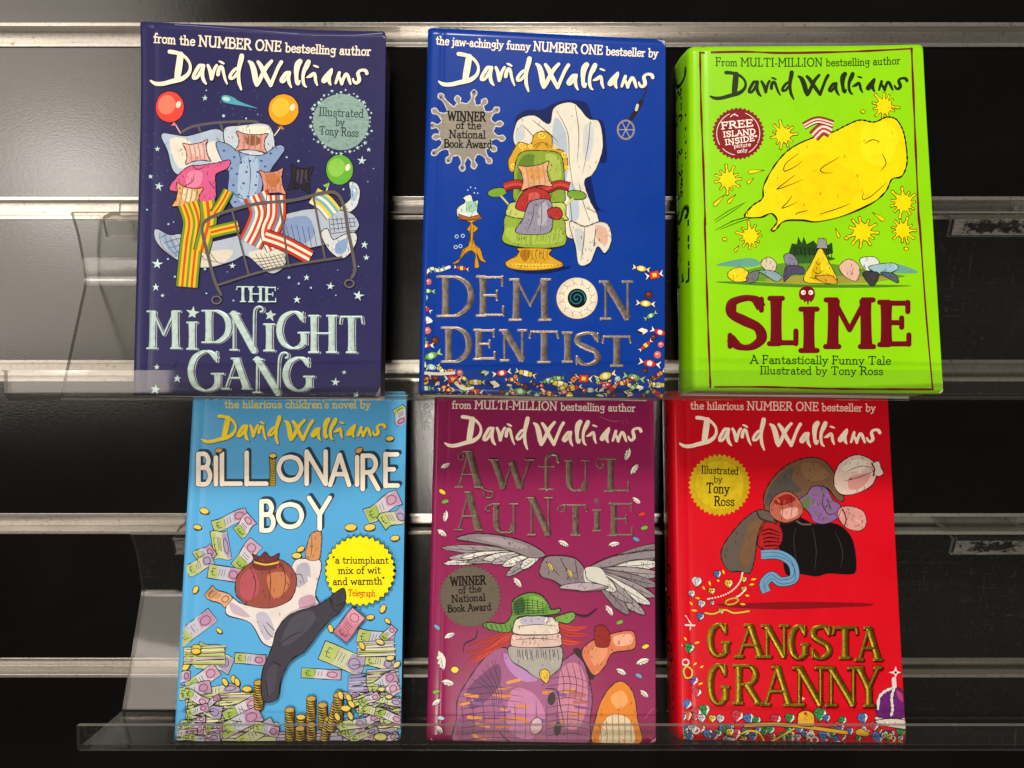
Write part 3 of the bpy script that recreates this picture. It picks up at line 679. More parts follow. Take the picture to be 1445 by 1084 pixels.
def patch(bk, Z, pts, c, line=1.1, washes=(), smooth=True, part=P, lc='#1d1816', work=True):
    """a brushed shape: wet-edge washes, a few pen ticks, a hand-drawn outline"""
    p = Z(pts); p = catmull([q[:2] for q in p], 6, True) if smooth else [q[:2] for q in p]
    bk.fill(part, p, c); xs = [q[0] for q in p]; ys = [q[1] for q in p]; x0, x1, y0, y1 = min(xs), max(xs), min(ys), max(ys)
    rnd = random.Random(int(x0 * 7 + y0 * 13)); A = (x1 - x0) * (y1 - y0)
    for q, cc in washes:
        bk.fill(part, Z(q), cc, smooth=True)
    if work and line and A > 160:
        for k in range(int(min(7, A / 260))):       # brush marks
            x, y = rnd.uniform(x0, x1), rnd.uniform(y0, y1); L = rnd.uniform(2.5, 7); a = rnd.uniform(.9, 2.0)
            q = [(x, y), (x + L * .5 * math.cos(a) + 1, y + L * .5 * math.sin(a)), (x + L * math.cos(a), y + L * math.sin(a))]
            if all(inside(p, *b) for b in q): bk.stroke(part, q, rnd.uniform(1.6, 3.6), shade(c, rnd.choice((.86, .92, 1.08, 1.13))), smooth=True, taper=True)
        for k in range(int(min(26, A / 60))):       # pen ticks
            x, y = rnd.uniform(x0, x1), rnd.uniform(y0, y1); L = rnd.uniform(2, 5.5); a = rnd.uniform(1.0, 2.3)
            q = [(x, y), (x + L * math.cos(a), y + L * math.sin(a))]
            if all(inside(p, *b) for b in q): bk.stroke(part, [q[0], ((q[0][0] + q[1][0]) / 2 + .5, (q[0][1] + q[1][1]) / 2), q[1]], rnd.uniform(.45, .8), lc, smooth=True)
    if line: bk.stroke(part, p + [p[0]], line, lc, wob=.4)
def ink(bk, Z, *lines, wd=1.0, c='#1d1816', part=P):
    for l in lines: bk.stroke(part, Z(l), wd, c, smooth=len(l) > 2, taper=len(l) > 2)
def hatch(bk, Z, x0, y0, x1, y1, dx, dy, n, wd=.8, c='#2a2420', part=P, seed=1):
    rnd = random.Random(seed)
    for i in range(n):
        t = (i + .5) / n; x, y = x0 + (x1 - x0) * t, y0 + (y1 - y0) * t; k = rnd.uniform(.7, 1.15); j = rnd.uniform(-4, 4)
        bk.stroke(part, Z([(x + j, y), (x + dx * k * .5 + j + rnd.uniform(-4, 4), y + dy * k * .5), (x + dx * k + j, y + dy * k)]), wd, c, smooth=True)

# ================================================================ navy book, starry night
bk = Book('paperback_book', 'thick navy blue paperback with stars and balloons, leftmost on the upper shelf', (-134.3, -75.8, -204.8, 9.68, 2.64, 1.03), (129.4, 196.8), 33, '#2c2a55', bow=(.5, .5), curl=(3.2, .35), wear=.22)
Z, Y = Zoom(180, 20, K), Zoom(180, 295, K)
W = '#f6e8d0'
bk.text('strapline', 'from the NUMBER ONE bestselling author', (218.5, 62.5), (523, 79.3), 12.5, '#efe2cb', .15, mid=1.5, caps=1.12)
author(bk, (212.9, 116), (519.8, 104.2), (240, 74.4), W, '#12112c')
for x, y, rx, ry, c, hl, ang in ((228, 500, 78, 84, '#e0463c', '#ee7a66', 0), (838, 515, 82, 84, '#ee9a1c', '#f4b63a', 10), (1138, 836, 74, 82, '#62a838', '#86bf4c', 0)):
    (px, py), = Z([(x, y)]); bk.ellipse(P, px, py, rx / K, ry / K, c, ang, line=1.1, lc='#1a1430', n=26); bk.ellipse(P, px - 4, py - 3, rx / K * .6, ry / K * .62, hl, ang + 20, n=20)
    bk.ellipse(P, px + rx / K * .6, py - ry / K * .15, 3.4, 5.2, '#f5d9c2', 20, n=10)
for l, c in (([(250, 585), (262, 600), (285, 640)], '#e7b4a8'), ([(825, 605), (800, 640), (778, 668)], '#e8d9c0'), ([(1080, 915), (1068, 950), (1055, 1000)], '#dfe2c8')): bk.stroke(P, Z(l), 1.4, c)
bk.fill(P, Z([(235, 600), (250, 580), (265, 598)]), '#d97a70'); bk.fill(P, Z([(808, 610), (828, 600), (842, 622), (822, 618)]), '#c47a20'); bk.fill(P, Z([(1048, 920), (1085, 905), (1075, 935)]), '#7bb648')
bk.fill(P, Z([(505, 455), (520, 438), (560, 445), (600, 470), (660, 494), (700, 508), (630, 496), (560, 485), (520, 475)]), '#4f9fae', smooth=True); bk.ellipse(P, *Z([(532, 458)])[0], 5.4, 3, '#a9d3d2', 15)
(sx, sy), = Z([(1146, 580)]); rnd = random.Random(4)
bk.ellipse('round_sticker', sx, sy, 39.5, 39.5, '#7d958f', n=40, wob=.006)
for i in range(44):
    a = i / 44 * 6.283; r = 41.5 + rnd.uniform(-2, 4)
    (star if i % 2 else (lambda b, p, x, y, q, c, rot=0: b.ellipse(p, x, y, q * .45, q * .45, c, n=7)))(bk, 'round_sticker', sx + r * math.cos(a), sy + r * math.sin(a), rnd.uniform(2.2, 4), '#a3c4bb', rot=rnd.uniform(0, 70))
for t, a, b in (('Illustrated', (1025, 545), (1265, 556)), ('by', (1115, 600), (1162, 602)), ('Tony Ross', (1028, 646), (1238, 660))): bk.text('round_sticker', t, Z([a])[0], Z([b])[0], 11.5, '#2e423f', .11)
# bed heaped with plain cushions and blankets
GR = '#5c5652'
bk.stroke(P, Z([(290, 635), (350, 605), (450, 588), (560, 580), (680, 578), (705, 590)]), 3.6, GR, smooth=True); ink(bk, Z, [(380, 600), (395, 640)], [(500, 588), (512, 625)], [(600, 582), (606, 615)], wd=3, c=GR)
patch(bk, Z, [(185, 642), (320, 655), (500, 622), (560, 770), (575, 830), (420, 850), (262, 860), (215, 735)], '#a9b9cc', washes=[([(230, 670), (330, 680), (370, 760), (300, 830), (255, 790)], '#d9d3c4'), ([(430, 700), (530, 690), (555, 790), (470, 810)], '#d6d2c8')])
patch(bk, Z, [(520, 620), (600, 600), (755, 595), (792, 700), (770, 760), (640, 770), (540, 730)], '#bcc6d0', washes=[([(600, 610), (740, 604), (760, 640), (660, 650)], '#e2dbca')])
patch(bk, Z, [(478, 690), (540, 700), (610, 745), (720, 760), (810, 705), (845, 730), (790, 810), (735, 900), (700, 990), (590, 1050), (540, 980), (545, 850), (500, 770)], '#7f97bd', washes=[([(610, 790), (700, 780), (690, 960), (600, 1000)], '#9fb4cf')])
dots(bk, P, Z, [(520, 735), (575, 770), (560, 830), (610, 800), (660, 790), (720, 790), (770, 750), (590, 860), (640, 850), (700, 850), (570, 920), (625, 910), (690, 920), (600, 970), (650, 980), (580, 1010), (740, 820)], 2.0, '#3c5588')
ink(bk, Z, [(650, 770), (662, 850), (655, 960)], [(600, 745), (615, 800)], [(560, 950), (600, 985), (640, 1000)])
def cushion(bk, Z, x, y, w, h, ang, c, c2, button='#4a3030'):
    ca, sa = math.cos(R(ang)), math.sin(R(ang)); f = lambda a, b: (x + a * w * ca - b * h * sa, y + a * w * sa + b * h * ca)
    patch(bk, Z, [f(-.56, -.54), f(-.25, -.44), f(.25, -.45), f(.56, -.55), f(.46, -.2), f(.47, .22), f(.56, .55), f(.2, .45), f(-.22, .45), f(-.56, .54), f(-.46, .2), f(-.47, -.2)], c, line=1.1, washes=[([f(-.3, -.3), f(.2, -.35), f(.3, .05), f(-.1, .2)], c2)])
    for t in (-.28, -.08, .12, .32): bk.stroke(P, Z([f(t, -.4), f(t + .02, 0), f(t, .4)]), 2.0, shade(c, .84), smooth=True)
cushion(bk, Z, 668, 690, 150, 95, 4, '#cf958a', '#8a5a3c')
cushion(bk, Z, 372, 742, 120, 105, -8, '#dba59b', '#e6bcae')
patch(bk, Z, [(330, 820), (400, 812), (480, 800), (552, 786), (540, 830), (478, 862), (476, 930), (470, 1000), (390, 1010), (290, 960), (225, 940), (270, 870)], '#cc5a86', washes=[([(330, 850), (400, 850), (390, 920), (320, 930)], '#dd7fa0')])
ink(bk, Z, [(300, 930), (350, 900), (360, 860)], [(470, 940), (440, 900)], [(350, 815), (380, 835), (430, 815)])
cushion(bk, Z, 325, 985, 130, 120, 12, '#d5a06a', '#e2cfae')
cushion(bk, Z, 780, 905, 115, 130, -6, '#cf8c74', '#c0703c')
cushion(bk, Z, 930, 885, 110, 130, 8, '#2b2730', '#45404c', '#c9b0a8')
patch(bk, Z, [(1190, 905), (1230, 910), (1248, 960), (1225, 1040), (1150, 1080), (1140, 1040), (1195, 990)], '#c9d0d4', washes=[([(1200, 920), (1235, 940), (1225, 1000), (1195, 990)], '#9fb6cf')])
# quilt
patch(bk, Y, [(143, 130), (160, 108), (230, 140), (300, 135), (400, 180), (600, 140), (820, 40), (1000, 0), (1180, 15), (1240, 70), (1225, 120), (1110, 180), (960, 215), (860, 230), (850, 300), (800, 345), (740, 335), (640, 255), (560, 285), (430, 318), (320, 300), (230, 250), (165, 190)], '#a9b3c2', washes=[([(170, 130), (230, 150), (290, 240), (240, 250)], '#8fa3c0'), ([(650, 240), (820, 220), (840, 290), (780, 330)], '#d3cdbc'), ([(800, 90), (960, 40), (1000, 150), (880, 200)], '#7f92b8'), ([(350, 250), (560, 220), (520, 290), (380, 310)], '#cfc9b8')])
for i in range(9): ink(bk, Y, [(170 + i * 30, 130 + i * 6), (190 + i * 36, 200 + i * 10), (250 + i * 34, 260 + i * 4)], wd=.7, c='#2c3042')
for i in range(7): ink(bk, Y, [(690 + i * 24, 240 + i), (740 + i * 22, 330 - i * 4)], wd=.7, c='#2c3042'); ink(bk, Y, [(1080 + i * 22, 40 + i * 2), (1090 + i * 22, 130 - i * 6)], wd=.7, c='#2c3042'); ink(bk, Y, [(820 + i * 30, 80 + i * 4), (850 + i * 28, 190 + i * 3)], wd=.7, c='#2c3042')
for i in range(4): ink(bk, Y, [(660 + i * 16, 270 + i * 18), (760, 262 + i * 16), (850, 240 + i * 18)], wd=.7, c='#2c3042'); ink(bk, Y, [(170 + i * 25, 160 + i * 26), (260 + i * 40, 130 + i * 30), (400, 190 + i * 24)], wd=.7, c='#2c3042'); ink(bk, Y, [(1090, 60 + i * 25), (1225, 50 + i * 22)], wd=.7, c='#2c3042')
SO, SY = ['#b8362a', '#e9dcc8', '#c24a2c', '#e9dcc8', '#b8362a'], ['#6f8a2a', '#e0b32a', '#c5551f', '#e0b32a', '#6f8a2a']
R5 = ['#c4442a', '#e8dcca', '#6f7f98', '#c4442a', '#e8dcca', '#c4442a', '#e8dcca', '#8a98ac', '#c4442a']
band(bk, P, Y([(690, -75), (725, 20), (700, 110), (660, 190)]), 34, R5)
band(bk, P, Y([(800, -70), (800, 40), (770, 130), (800, 215)]), 26, R5[:7])
band(bk, P, Y([(740, 150), (850, 190), (985, 262)]), 20, SO)
band(bk, P, Y([(330, -30), (360, 70), (345, 190), (330, 330), (322, 420)]), 30, SY + SY[1:])
band(bk, P, Y([(430, -40), (440, 60), (420, 150), (400, 230)]), 22, SY)
band(bk, P, Y([(450, 130), (520, 112), (600, 95)]), 16, SY); band(bk, P, Y([(470, 30), (510, -30), (545, -95)]), 14, SY)
band(bk, P, Y([(1000, -70), (1060, -30), (1110, 30)]), 24, ['#d8c23a', '#6fa6b4', '#e2dcc8', '#6fa6b4', '#d8c23a', '#e2dcc8'])
patch(bk, Y, [(1040, 130), (1075, 108), (1105, 165), (1160, 140), (1220, 128), (1232, 170), (1200, 235), (1150, 268), (1100, 240), (1060, 190)], '#c9cbcc', washes=[([(1120, 190), (1180, 160), (1170, 230), (1120, 240)], '#7f9cc4')])
for l, wd in (([(505, 460), (470, 380), (430, 230), (405, 120), (420, 70), (480, 35), (560, 10), (700, -25), (900, -45), (1060, -85), (1130, -75), (1165, 0), (1185, 120), (1210, 240), (1222, 330), (1205, 370)], 4.6), ([(490, 410), (700, 345), (900, 300), (1150, 262)], 3.2)): bk.stroke(P, Y(l), wd, GR, smooth=True, wob=.12)
for a, b in (((565, 10), (655, 355)), ((820, -30), (868, 310)), ((1000, -60), (1062, 268))): bk.stroke(P, Y([a, b]), 2.8, GR)
for x, y in ((482, 490), (1192, 402)): bk.stroke(P, Y([(x + 24 * math.cos(t), y + 20 * math.sin(t)) for t in [i * .45 for i in range(15)]]), 2, '#6a6258')
for x, y, r, q in ((418, 453, 17, 0), (161, 725, 16, 0), (168, 924, 25, 10), (123, 871, 15, 0), (1258, 788, 25, 5), (1294, 728, 14, 0)): star(bk, P, *Z([(x, y)])[0], r / K, '#b9d6d4', q)
for x, y, r, q in ((162, 297, 30, 5), (152, 420, 22, 0), (188, 465, 12, 0), (567, 308, 18, 0), (964, 370, 18, 0), (1091, 417, 22, 8), (912, 488, 22, 0), (1240, 467, 30, 12), (1272, 192, 22, 6), (1282, 262, 17, 0), (158, 849, 17, 0), (268, 910, 23, 4), (150, 968, 31, 8), (1116, 930, 24, 5), (1163, 877, 13, 0), (1228, 998, 20, 20)): star(bk, P, *Y([(x, y)])[0], r / K, '#c3dcd8', q)
for x, y, r in ((517, 548, 8), (638, 562, 5), (918, 790, 6), (855, 770, 5), (105, 1050, 5), (1160, 942, 5), (425, 412, 4), (700, 540, 3), (1320, 830, 3), (1290, 900, 3)): bk.ellipse(P, *Z([(x, y)])[0], r / K, r / K, '#a9cbd6', n=8)
for x, y, r in ((222, 83, 6), (250, 72, 4), (220, 270, 6), (258, 365, 6), (420, 325, 7), (870, 370, 8), (922, 403, 6), (987, 425, 6), (428, 455, 5), (570, 492, 5), (540, 340, 3), (1130, 330, 3), (1120, 465, 4), (810, 430, 3), (1240, 310, 4)): bk.ellipse(P, *Y([(x, y)])[0], r / K, r / K, '#9cc0d2', n=8)
rnd = random.Random(11)
for i in range(80):
    x, y = rnd.choice([(rnd.uniform(80, 260), rnd.uniform(600, 1080)), (rnd.uniform(850, 1340), rnd.uniform(640, 1000)), (rnd.uniform(400, 720), rnd.uniform(410, 560))]); bk.ellipse(P, *Z([(x, y)])[0], rnd.uniform(.3, .6), rnd.uniform(.3, .6), '#7f96b4', n=6)
for i in range(60): bk.ellipse(P, *Y([(rnd.uniform(90, 1330), rnd.uniform(300, 500))])[0], rnd.uniform(.25, .55), rnd.uniform(.25, .55), '#7486a8', n=6)
def inlined(bk, T, fc, hi, ground, tk, tn, emb):
    for dx, dy, g, c, e in ((1.5, .5, .2, hi, 0), (.75, .25, .5, ground, 0), (-.2, -.1, -.5, fc, emb)):
        for ch, b in T: bk.glyph('title', ch, b, c, tk, tn, emb=e, dx=dx, dy=dy, grow=g)
M1, M2 = Zoom(200, 425, 7.745), Zoom(355, 425, 7.745)
T = [('M', bx(M1, 48, 100, 438, 530)), ('I', bx(M1, 488, 222, 618, 537)), ('D', bx(M1, 652, 95, 968, 466)), ('I', bx(M2, 128, 243, 264, 556)), ('G', bx(M2, 294, 108, 645, 530)), ('H', bx(M2, 618, 150, 945, 574)), ('T', bx(M2, 956, 152, 1228, 575)),
     ('G', bx(M1, 526, 536, 910, 994)), ('A', bx(M1, 866, 616, 1210, 973)), ('G', bx(M2, 362, 608, 700, 994))]
FP, HI = '#b2c8c3', '#d6dcd8'
inlined(bk, T, FP, HI, '#2c2a55', 9.2, 3.4, .22)
for (Zm, l, s2, k2, s3) in ((M2, [(-190, 535), (-190, 140)], [(-190, 140), (28, 540)], [(28, 540), (30, 300), (32, 150), (45, 85), (85, 62), (125, 78), (128, 108), (105, 118)], None), (M2, [(62, 1000), (68, 640)], [(68, 640), (290, 1000)], [(292, 1000), (298, 780), (304, 640), (325, 580), (365, 564), (400, 580), (402, 610), (380, 620)], None)):
    for dx, g, c, e in ((1.5, .2, HI, 0), (.75, .5, '#2c2a55', 0), (-.2, -.4, FP, .22)):
        sh = lambda q: [(a[0] + dx, a[1] + dx * .3) for a in Zm(q)]
        bk.stroke('title', sh(l), 3.6 + g, c, emb=e); bk.stroke('title', sh(s2), 9.6 + g, c, emb=e); bk.stroke('title', sh(k2), 3.4 + g, c, smooth=True, emb=e)
        bk.stroke('title', sh([(l[0][0] - 38, l[0][1]), (l[0][0] + 42, l[0][1])]), 3 + g, c, emb=e); bk.stroke('title', sh([(l[1][0] - 40, l[1][1]), (l[1][0] + 60, l[1][1])]), 3 + g, c, emb=e)
for ch, b in (('T', (587, 415, 660, 502)), ('H', (650, 417, 735, 503)), ('E', (733, 419, 802, 504))): bk.glyph('title', ch, bx(Y, *b), '#b9d2cb', 4.0, 1.7, emb=.12)
star(bk, 'title', *M1([(560, 132)])[0], 9.0, FP, 8, .45); star(bk, 'title', *M2([(207, 155)])[0], 8.6, FP, 8, .45)
bk.stroke('title', Y([(232, 875), (262, 830), (285, 800)]), 1.3, '#1a1838', taper=True)
for q in ([(538, 545), (541, 560), (529, 561)], [(186, 552), (190, 558), (185, 559)]): bk.fill(P, q, '#8f86a8')
bk.stroke(P, [(250, 38.5), (300, 41), (350, 44), (420, 49)], .7, '#7a74a0', wob=.6); bk.stroke(P, [(440, 51), (500, 51), (540, 49)], .9, '#8a84ac', wob=.7)
bk.finish({'title': FOIL_PALE, 'round_sticker': FOIL_PALE})
NAVY = bk

# ================================================================ royal blue book, sweets and an armchair
bk = Book('paperback_book', 'royal blue paperback with dark metallic title and printed sweets along its bottom edge', (15.9, -77.1, -204.4, 11.67, 3.01, 1.61), (129.6, 196.6), 30, '#07358f', bow=(.4, .3), curl=(1.2, .1), wear=.10)
Z, Y = Zoom(580, 20, K), Zoom(580, 295, K)
bk.text('strapline', 'the jaw-achingly funny NUMBER ONE bestseller by', (615, 63.5), (927.5, 81), 11.5, '#efe6d6', .15, mid=1.2, caps=1.1)
author(bk, (618.7, 116.5), (922.7, 109.6), (645.8, 76.4), '#f4e6cc', '#06205e')
(sx, sy), = Z([(298, 625)])
rnd = random.Random(3); p = []
tips = [(160, 440), (250, 455), (338, 425), (395, 470), (460, 515), (478, 590), (490, 668), (445, 725), (420, 790), (338, 815), (275, 828), (200, 785), (125, 745), (130, 660), (112, 598), (125, 520)]
for i, (x, y) in enumerate(tips):
    a = math.atan2(y - 625, x - 298); n = math.atan2(tips[(i + 1) % 16][1] - 625, tips[(i + 1) % 16][0] - 298); dn = (n - a) % 6.283; d = math.hypot(x - 298, y - 625); wd = 15 / d
    r0 = 150
    p += [(298 + r0 * math.cos(a - .12), 625 + r0 * math.sin(a - .12)), (298 + (d - 25) * math.cos(a - wd * .6), 625 + (d - 25) * math.sin(a - wd * .6)), (298 + d * math.cos(a - wd * 1.1), 625 + d * math.sin(a - wd * 1.1)), (298 + (d + 17) * math.cos(a), 625 + (d + 17) * math.sin(a)), (298 + d * math.cos(a + wd * 1.1), 625 + d * math.sin(a + wd * 1.1)), (298 + (d - 25) * math.cos(a + wd * .6), 625 + (d - 25) * math.sin(a + wd * .6)), (298 + r0 * math.cos(a + .12), 625 + r0 * math.sin(a + .12)), (298 + (r0 - 7) * math.cos(a + dn / 2), 625 + (r0 - 7) * math.sin(a + dn / 2))]
bk.fill('award_sticker', Z(p), '#857f74', smooth=True, n=3, line=1.5, lc='#b9b6ae')
for x, y, r in ((338, 420, 10), (160, 447, 7), (122, 746, 8), (275, 825, 8), (200, 788, 6), (112, 598, 6), (462, 515, 5)): bk.ellipse('award_sticker', *Z([(x, y)])[0], r / K, r / K, '#3d4668', n=10)
for t, a, b, h in (('WINNER', (195, 570), (398, 576), 12.5), ('of the', (240, 615), (373, 618), 10.5), ('National', (203, 665), (397, 668), 11), ('Book Award', (176, 715), (432, 720), 11)): bk.text('award_sticker', t, Z([a])[0], Z([b])[0], h, '#14120f', .15)
# a pale cloth draped behind a gilt green armchair
NV = '#0a1c56'
patch(bk, Z, [(560, 590), (610, 520), (700, 515), (770, 480), (850, 462), (940, 480), (975, 560), (1030, 580), (1050, 720), (1040, 800), (960, 800), (990, 1000), (1000, 1060), (820, 1060), (700, 780)], NV, line=0)
patch(bk, Z, [(548, 660), (575, 570), (660, 545), (740, 590), (770, 500), (870, 478), (950, 560), (1010, 580), (1030, 700), (1010, 790), (975, 860), (930, 900), (960, 1000), (1000, 1080), (1010, 1180), (920, 1205), (830, 1190), (800, 1040), (720, 800), (620, 700), (570, 720)], '#d9d3c4', washes=[([(770, 560), (830, 640), (840, 830), (820, 900), (760, 760)], '#a9b6c2'), ([(850, 900), (890, 960), (900, 1090), (850, 1100)], '#aebcc8'), ([(560, 640), (600, 590), (610, 660), (570, 690)], '#bfc3c4'), ([(930, 600), (980, 620), (960, 780), (925, 760)], '#c2c6c8')])
ink(bk, Z, [(780, 520), (840, 640), (850, 800), (880, 1000)], [(880, 490), (900, 640), (890, 800)], [(960, 580), (950, 700), (920, 860)], [(650, 570), (740, 640), (790, 690)], [(600, 600), (640, 640), (700, 720)], [(900, 900), (920, 1000), (960, 1120)], [(850, 960), (860, 1080), (870, 1170)], wd=.9)
bk.stroke(P, Z([(1265, 405), (1235, 470)]), 2.2, '#2a2620'); bk.stroke(P, Z([(1235, 470), (1205, 525), (1180, 560)]), 6.5, '#25201e'); bk.stroke(P, Z([(1215, 490), (1208, 515)]), 4, '#c9c3b6')
bk.stroke(P, Z([(1152 + 44 * math.cos(t), 622 + 50 * math.sin(t)) for t in [i * .35 for i in range(19)]]), 2.6, '#8a827c')
for i in range(6): bk.stroke(P, Z([(1152, 622), (1152 + 42 * math.cos(i * 1.05), 622 + 48 * math.sin(i * 1.05))]), 1.2, '#a39a92')
GO, GD = '#c79a28', '#7a5410'
patch(bk, Z, [(545, 850), (520, 800), (545, 740), (580, 690), (640, 700), (660, 650), (710, 630), (755, 660), (760, 720), (815, 735), (840, 790), (830, 840), (790, 800), (620, 780)], GO, lc='#3a2808')
for x, y, r in ((700, 650, 22), (595, 705, 20), (822, 755, 20), (548, 815, 18), (835, 825, 15), (640, 710, 14), (770, 715, 14)): bk.stroke(P, Z([(x + r * (1 - t / 9) * math.cos(t), y + r * (1 - t / 9) * math.sin(t)) for t in [i * .6 for i in range(13)]]), 1.6, '#f0cf58'); 
ink(bk, Z, [(650, 715), (700, 690), (755, 715)], [(670, 720), (690, 700)], [(720, 700), (735, 720)], wd=1.1, c=GD)
patch(bk, Z, [(550, 900), (556, 820), (590, 745), (700, 735), (795, 750), (818, 820), (822, 930), (818, 1010), (700, 1030), (560, 1010)], '#7f9a34', washes=[([(570, 840), (600, 765), (660, 760), (640, 860), (580, 960)], '#5d7a26'), ([(720, 760), (790, 770), (805, 880), (760, 900)], '#a3b552')])
for cx_, cy_ in ((463, 958), (888, 972)):
    bk.ellipse(P, *Z([(cx_, cy_)])[0], 14, 6.5, '#6f9a30', -8 if cx_ < 600 else 8, line=1.1); bk.stroke(P, Z([(cx_ + (20 if cx_ < 600 else -20), cy_ + 20), (530 if cx_ < 600 else 830, 1030)]), 2.4, '#c9c25a')
patch(bk, Z, [(520, 1030), (560, 1010), (700, 1020), (818, 1015), (830, 1080), (820, 1110), (540, 1110), (510, 1075)], '#b3c062')
patch(bk, Y, [(505, 40), (560, 50), (700, 62), (810, 50), (828, 120), (826, 190), (740, 212), (600, 208), (495, 180), (498, 110)], '#8aa438', washes=[([(520, 100), (700, 130), (800, 110), (800, 180), (600, 190), (520, 160)], '#9db54a')])
hatch(bk, Y, 560, 130, 800, 130, -8, 55, 16, .6, '#5d7022')
band(bk, P, Z([(500, 930), (575, 915), (650, 950), (720, 945), (790, 918), (850, 930)]), 11, ['#a82f2c', '#c24340', '#8a2420'])
cushion(bk, Z, 665, 870, 150, 125, -8, '#d3a078', '#cf9448', '#5a2a20')
patch(bk, Z, [(600, 960), (660, 935), (730, 955), (745, 1010), (690, 1060), (600, 1060), (560, 1035)], '#a8302e', washes=[([(630, 970), (680, 962), (690, 1010), (640, 1030)], '#c25a50')])
patch(bk, Z, [(640, 1010), (740, 1000), (760, 1080), (745, 1170), (650, 1185), (560, 1170), (600, 1100)], '#8a8698', washes=[([(690, 1030), (730, 1020), (725, 1120), (680, 1130)], '#a7a3b2')])
ink(bk, Z, [(660, 1020), (650, 1100), (620, 1170)], [(700, 1010), (700, 1100), (690, 1175)], wd=.9)
patch(bk, Z, [(735, 1050), (790, 1040), (812, 1075), (790, 1105), (740, 1090)], '#a8302e')
patch(bk, Y, [(505, 290), (560, 255), (580, 230), (576, 212), (745, 216), (740, 245), (775, 270), (815, 295), (790, 318), (660, 332), (540, 322)], GO, lc='#3a2808', washes=[([(590, 225), (640, 225), (630, 270), (600, 280)], '#a26f18'), ([(540, 295), (780, 300), (700, 320), (570, 315)], '#e0b83c')])
for x in range(592, 740, 20): ink(bk, Y, [(x, 222), (x - 4, 250), (x + 2, 275)], wd=1, c=GD)
for x in range(535, 800, 18): bk.ellipse(P, *Y([(x, 302 + 8 * math.sin((x - 535) / 265 * 3.14))])[0], 1.1, .9, GD, n=6)
patch(bk, Y, [(560, 330), (700, 336), (832, 310), (840, 318), (720, 345), (600, 342)], NV, line=0)
# little gilt table with a cake
patch(bk, Y, [(220, 292), (255, 270), (278, 218), (308, 195), (316, 130), (300, 110), (318, 75), (250, 50), (382, 46), (330, 75), (360, 105), (334, 135), (344, 190), (372, 215), (388, 265), (405, 285), (375, 280), (352, 240), (366, 310), (340, 312), (345, 250), (325, 225), (290, 240), (250, 290)], '#c08a22', line=1, lc='#3a2808')
ink(bk, Y, [(322, 90), (318, 180)], [(335, 100), (330, 190)], [(290, 215), (260, 270)], wd=1, c='#6a430c')
patch(bk, Z, [(250, 1040), (290, 1010), (280, 985), (320, 970), (335, 1005), (360, 1000), (355, 1060), (370, 1085), (300, 1100), (250, 1085)], '#cfd6c8', washes=[([(300, 1010), (352, 1010), (345, 1060), (300, 1060)], '#8fbfa6')]); patch(bk, Z, [(255, 1075), (310, 1090), (370, 1078), (360, 1100), (280, 1105)], '#a05a38', line=.8)
for x, y in ((305, 945), (320, 930), (340, 960), (345, 935), (358, 962)): bk.ellipse(P, *Z([(x, y)])[0], 1, 1, '#c9d4dc', n=7)
for x, y in ((245, 148), (265, 200), (240, 205), (278, 145)): bk.stroke(P, Y([(x + 9 * math.cos(t), y + 9 * math.sin(t)) for t in [i * .8 for i in range(9)]]), .9, '#bcd0da')
patch(bk, Y, [(850, 70), (930, 95), (1010, 70), (1060, 90), (1075, 170), (1040, 240), (1000, 205), (960, 290), (900, 300), (880, 200)], '#d5cfc2', line=1, washes=[([(990, 90), (1050, 110), (1050, 190), (1000, 170)], '#cfa894'), ([(880, 110), (930, 130), (920, 230), (890, 200)], '#b9bdbe')])
ink(bk, Y, [(930, 100), (925, 180), (910, 280)], [(990, 110), (980, 200)], wd=.9)
ink(bk, Z, [(960, 1010), (1010, 1050), (1050, 1060)], [(940, 1040), (1000, 1070)], wd=.8)
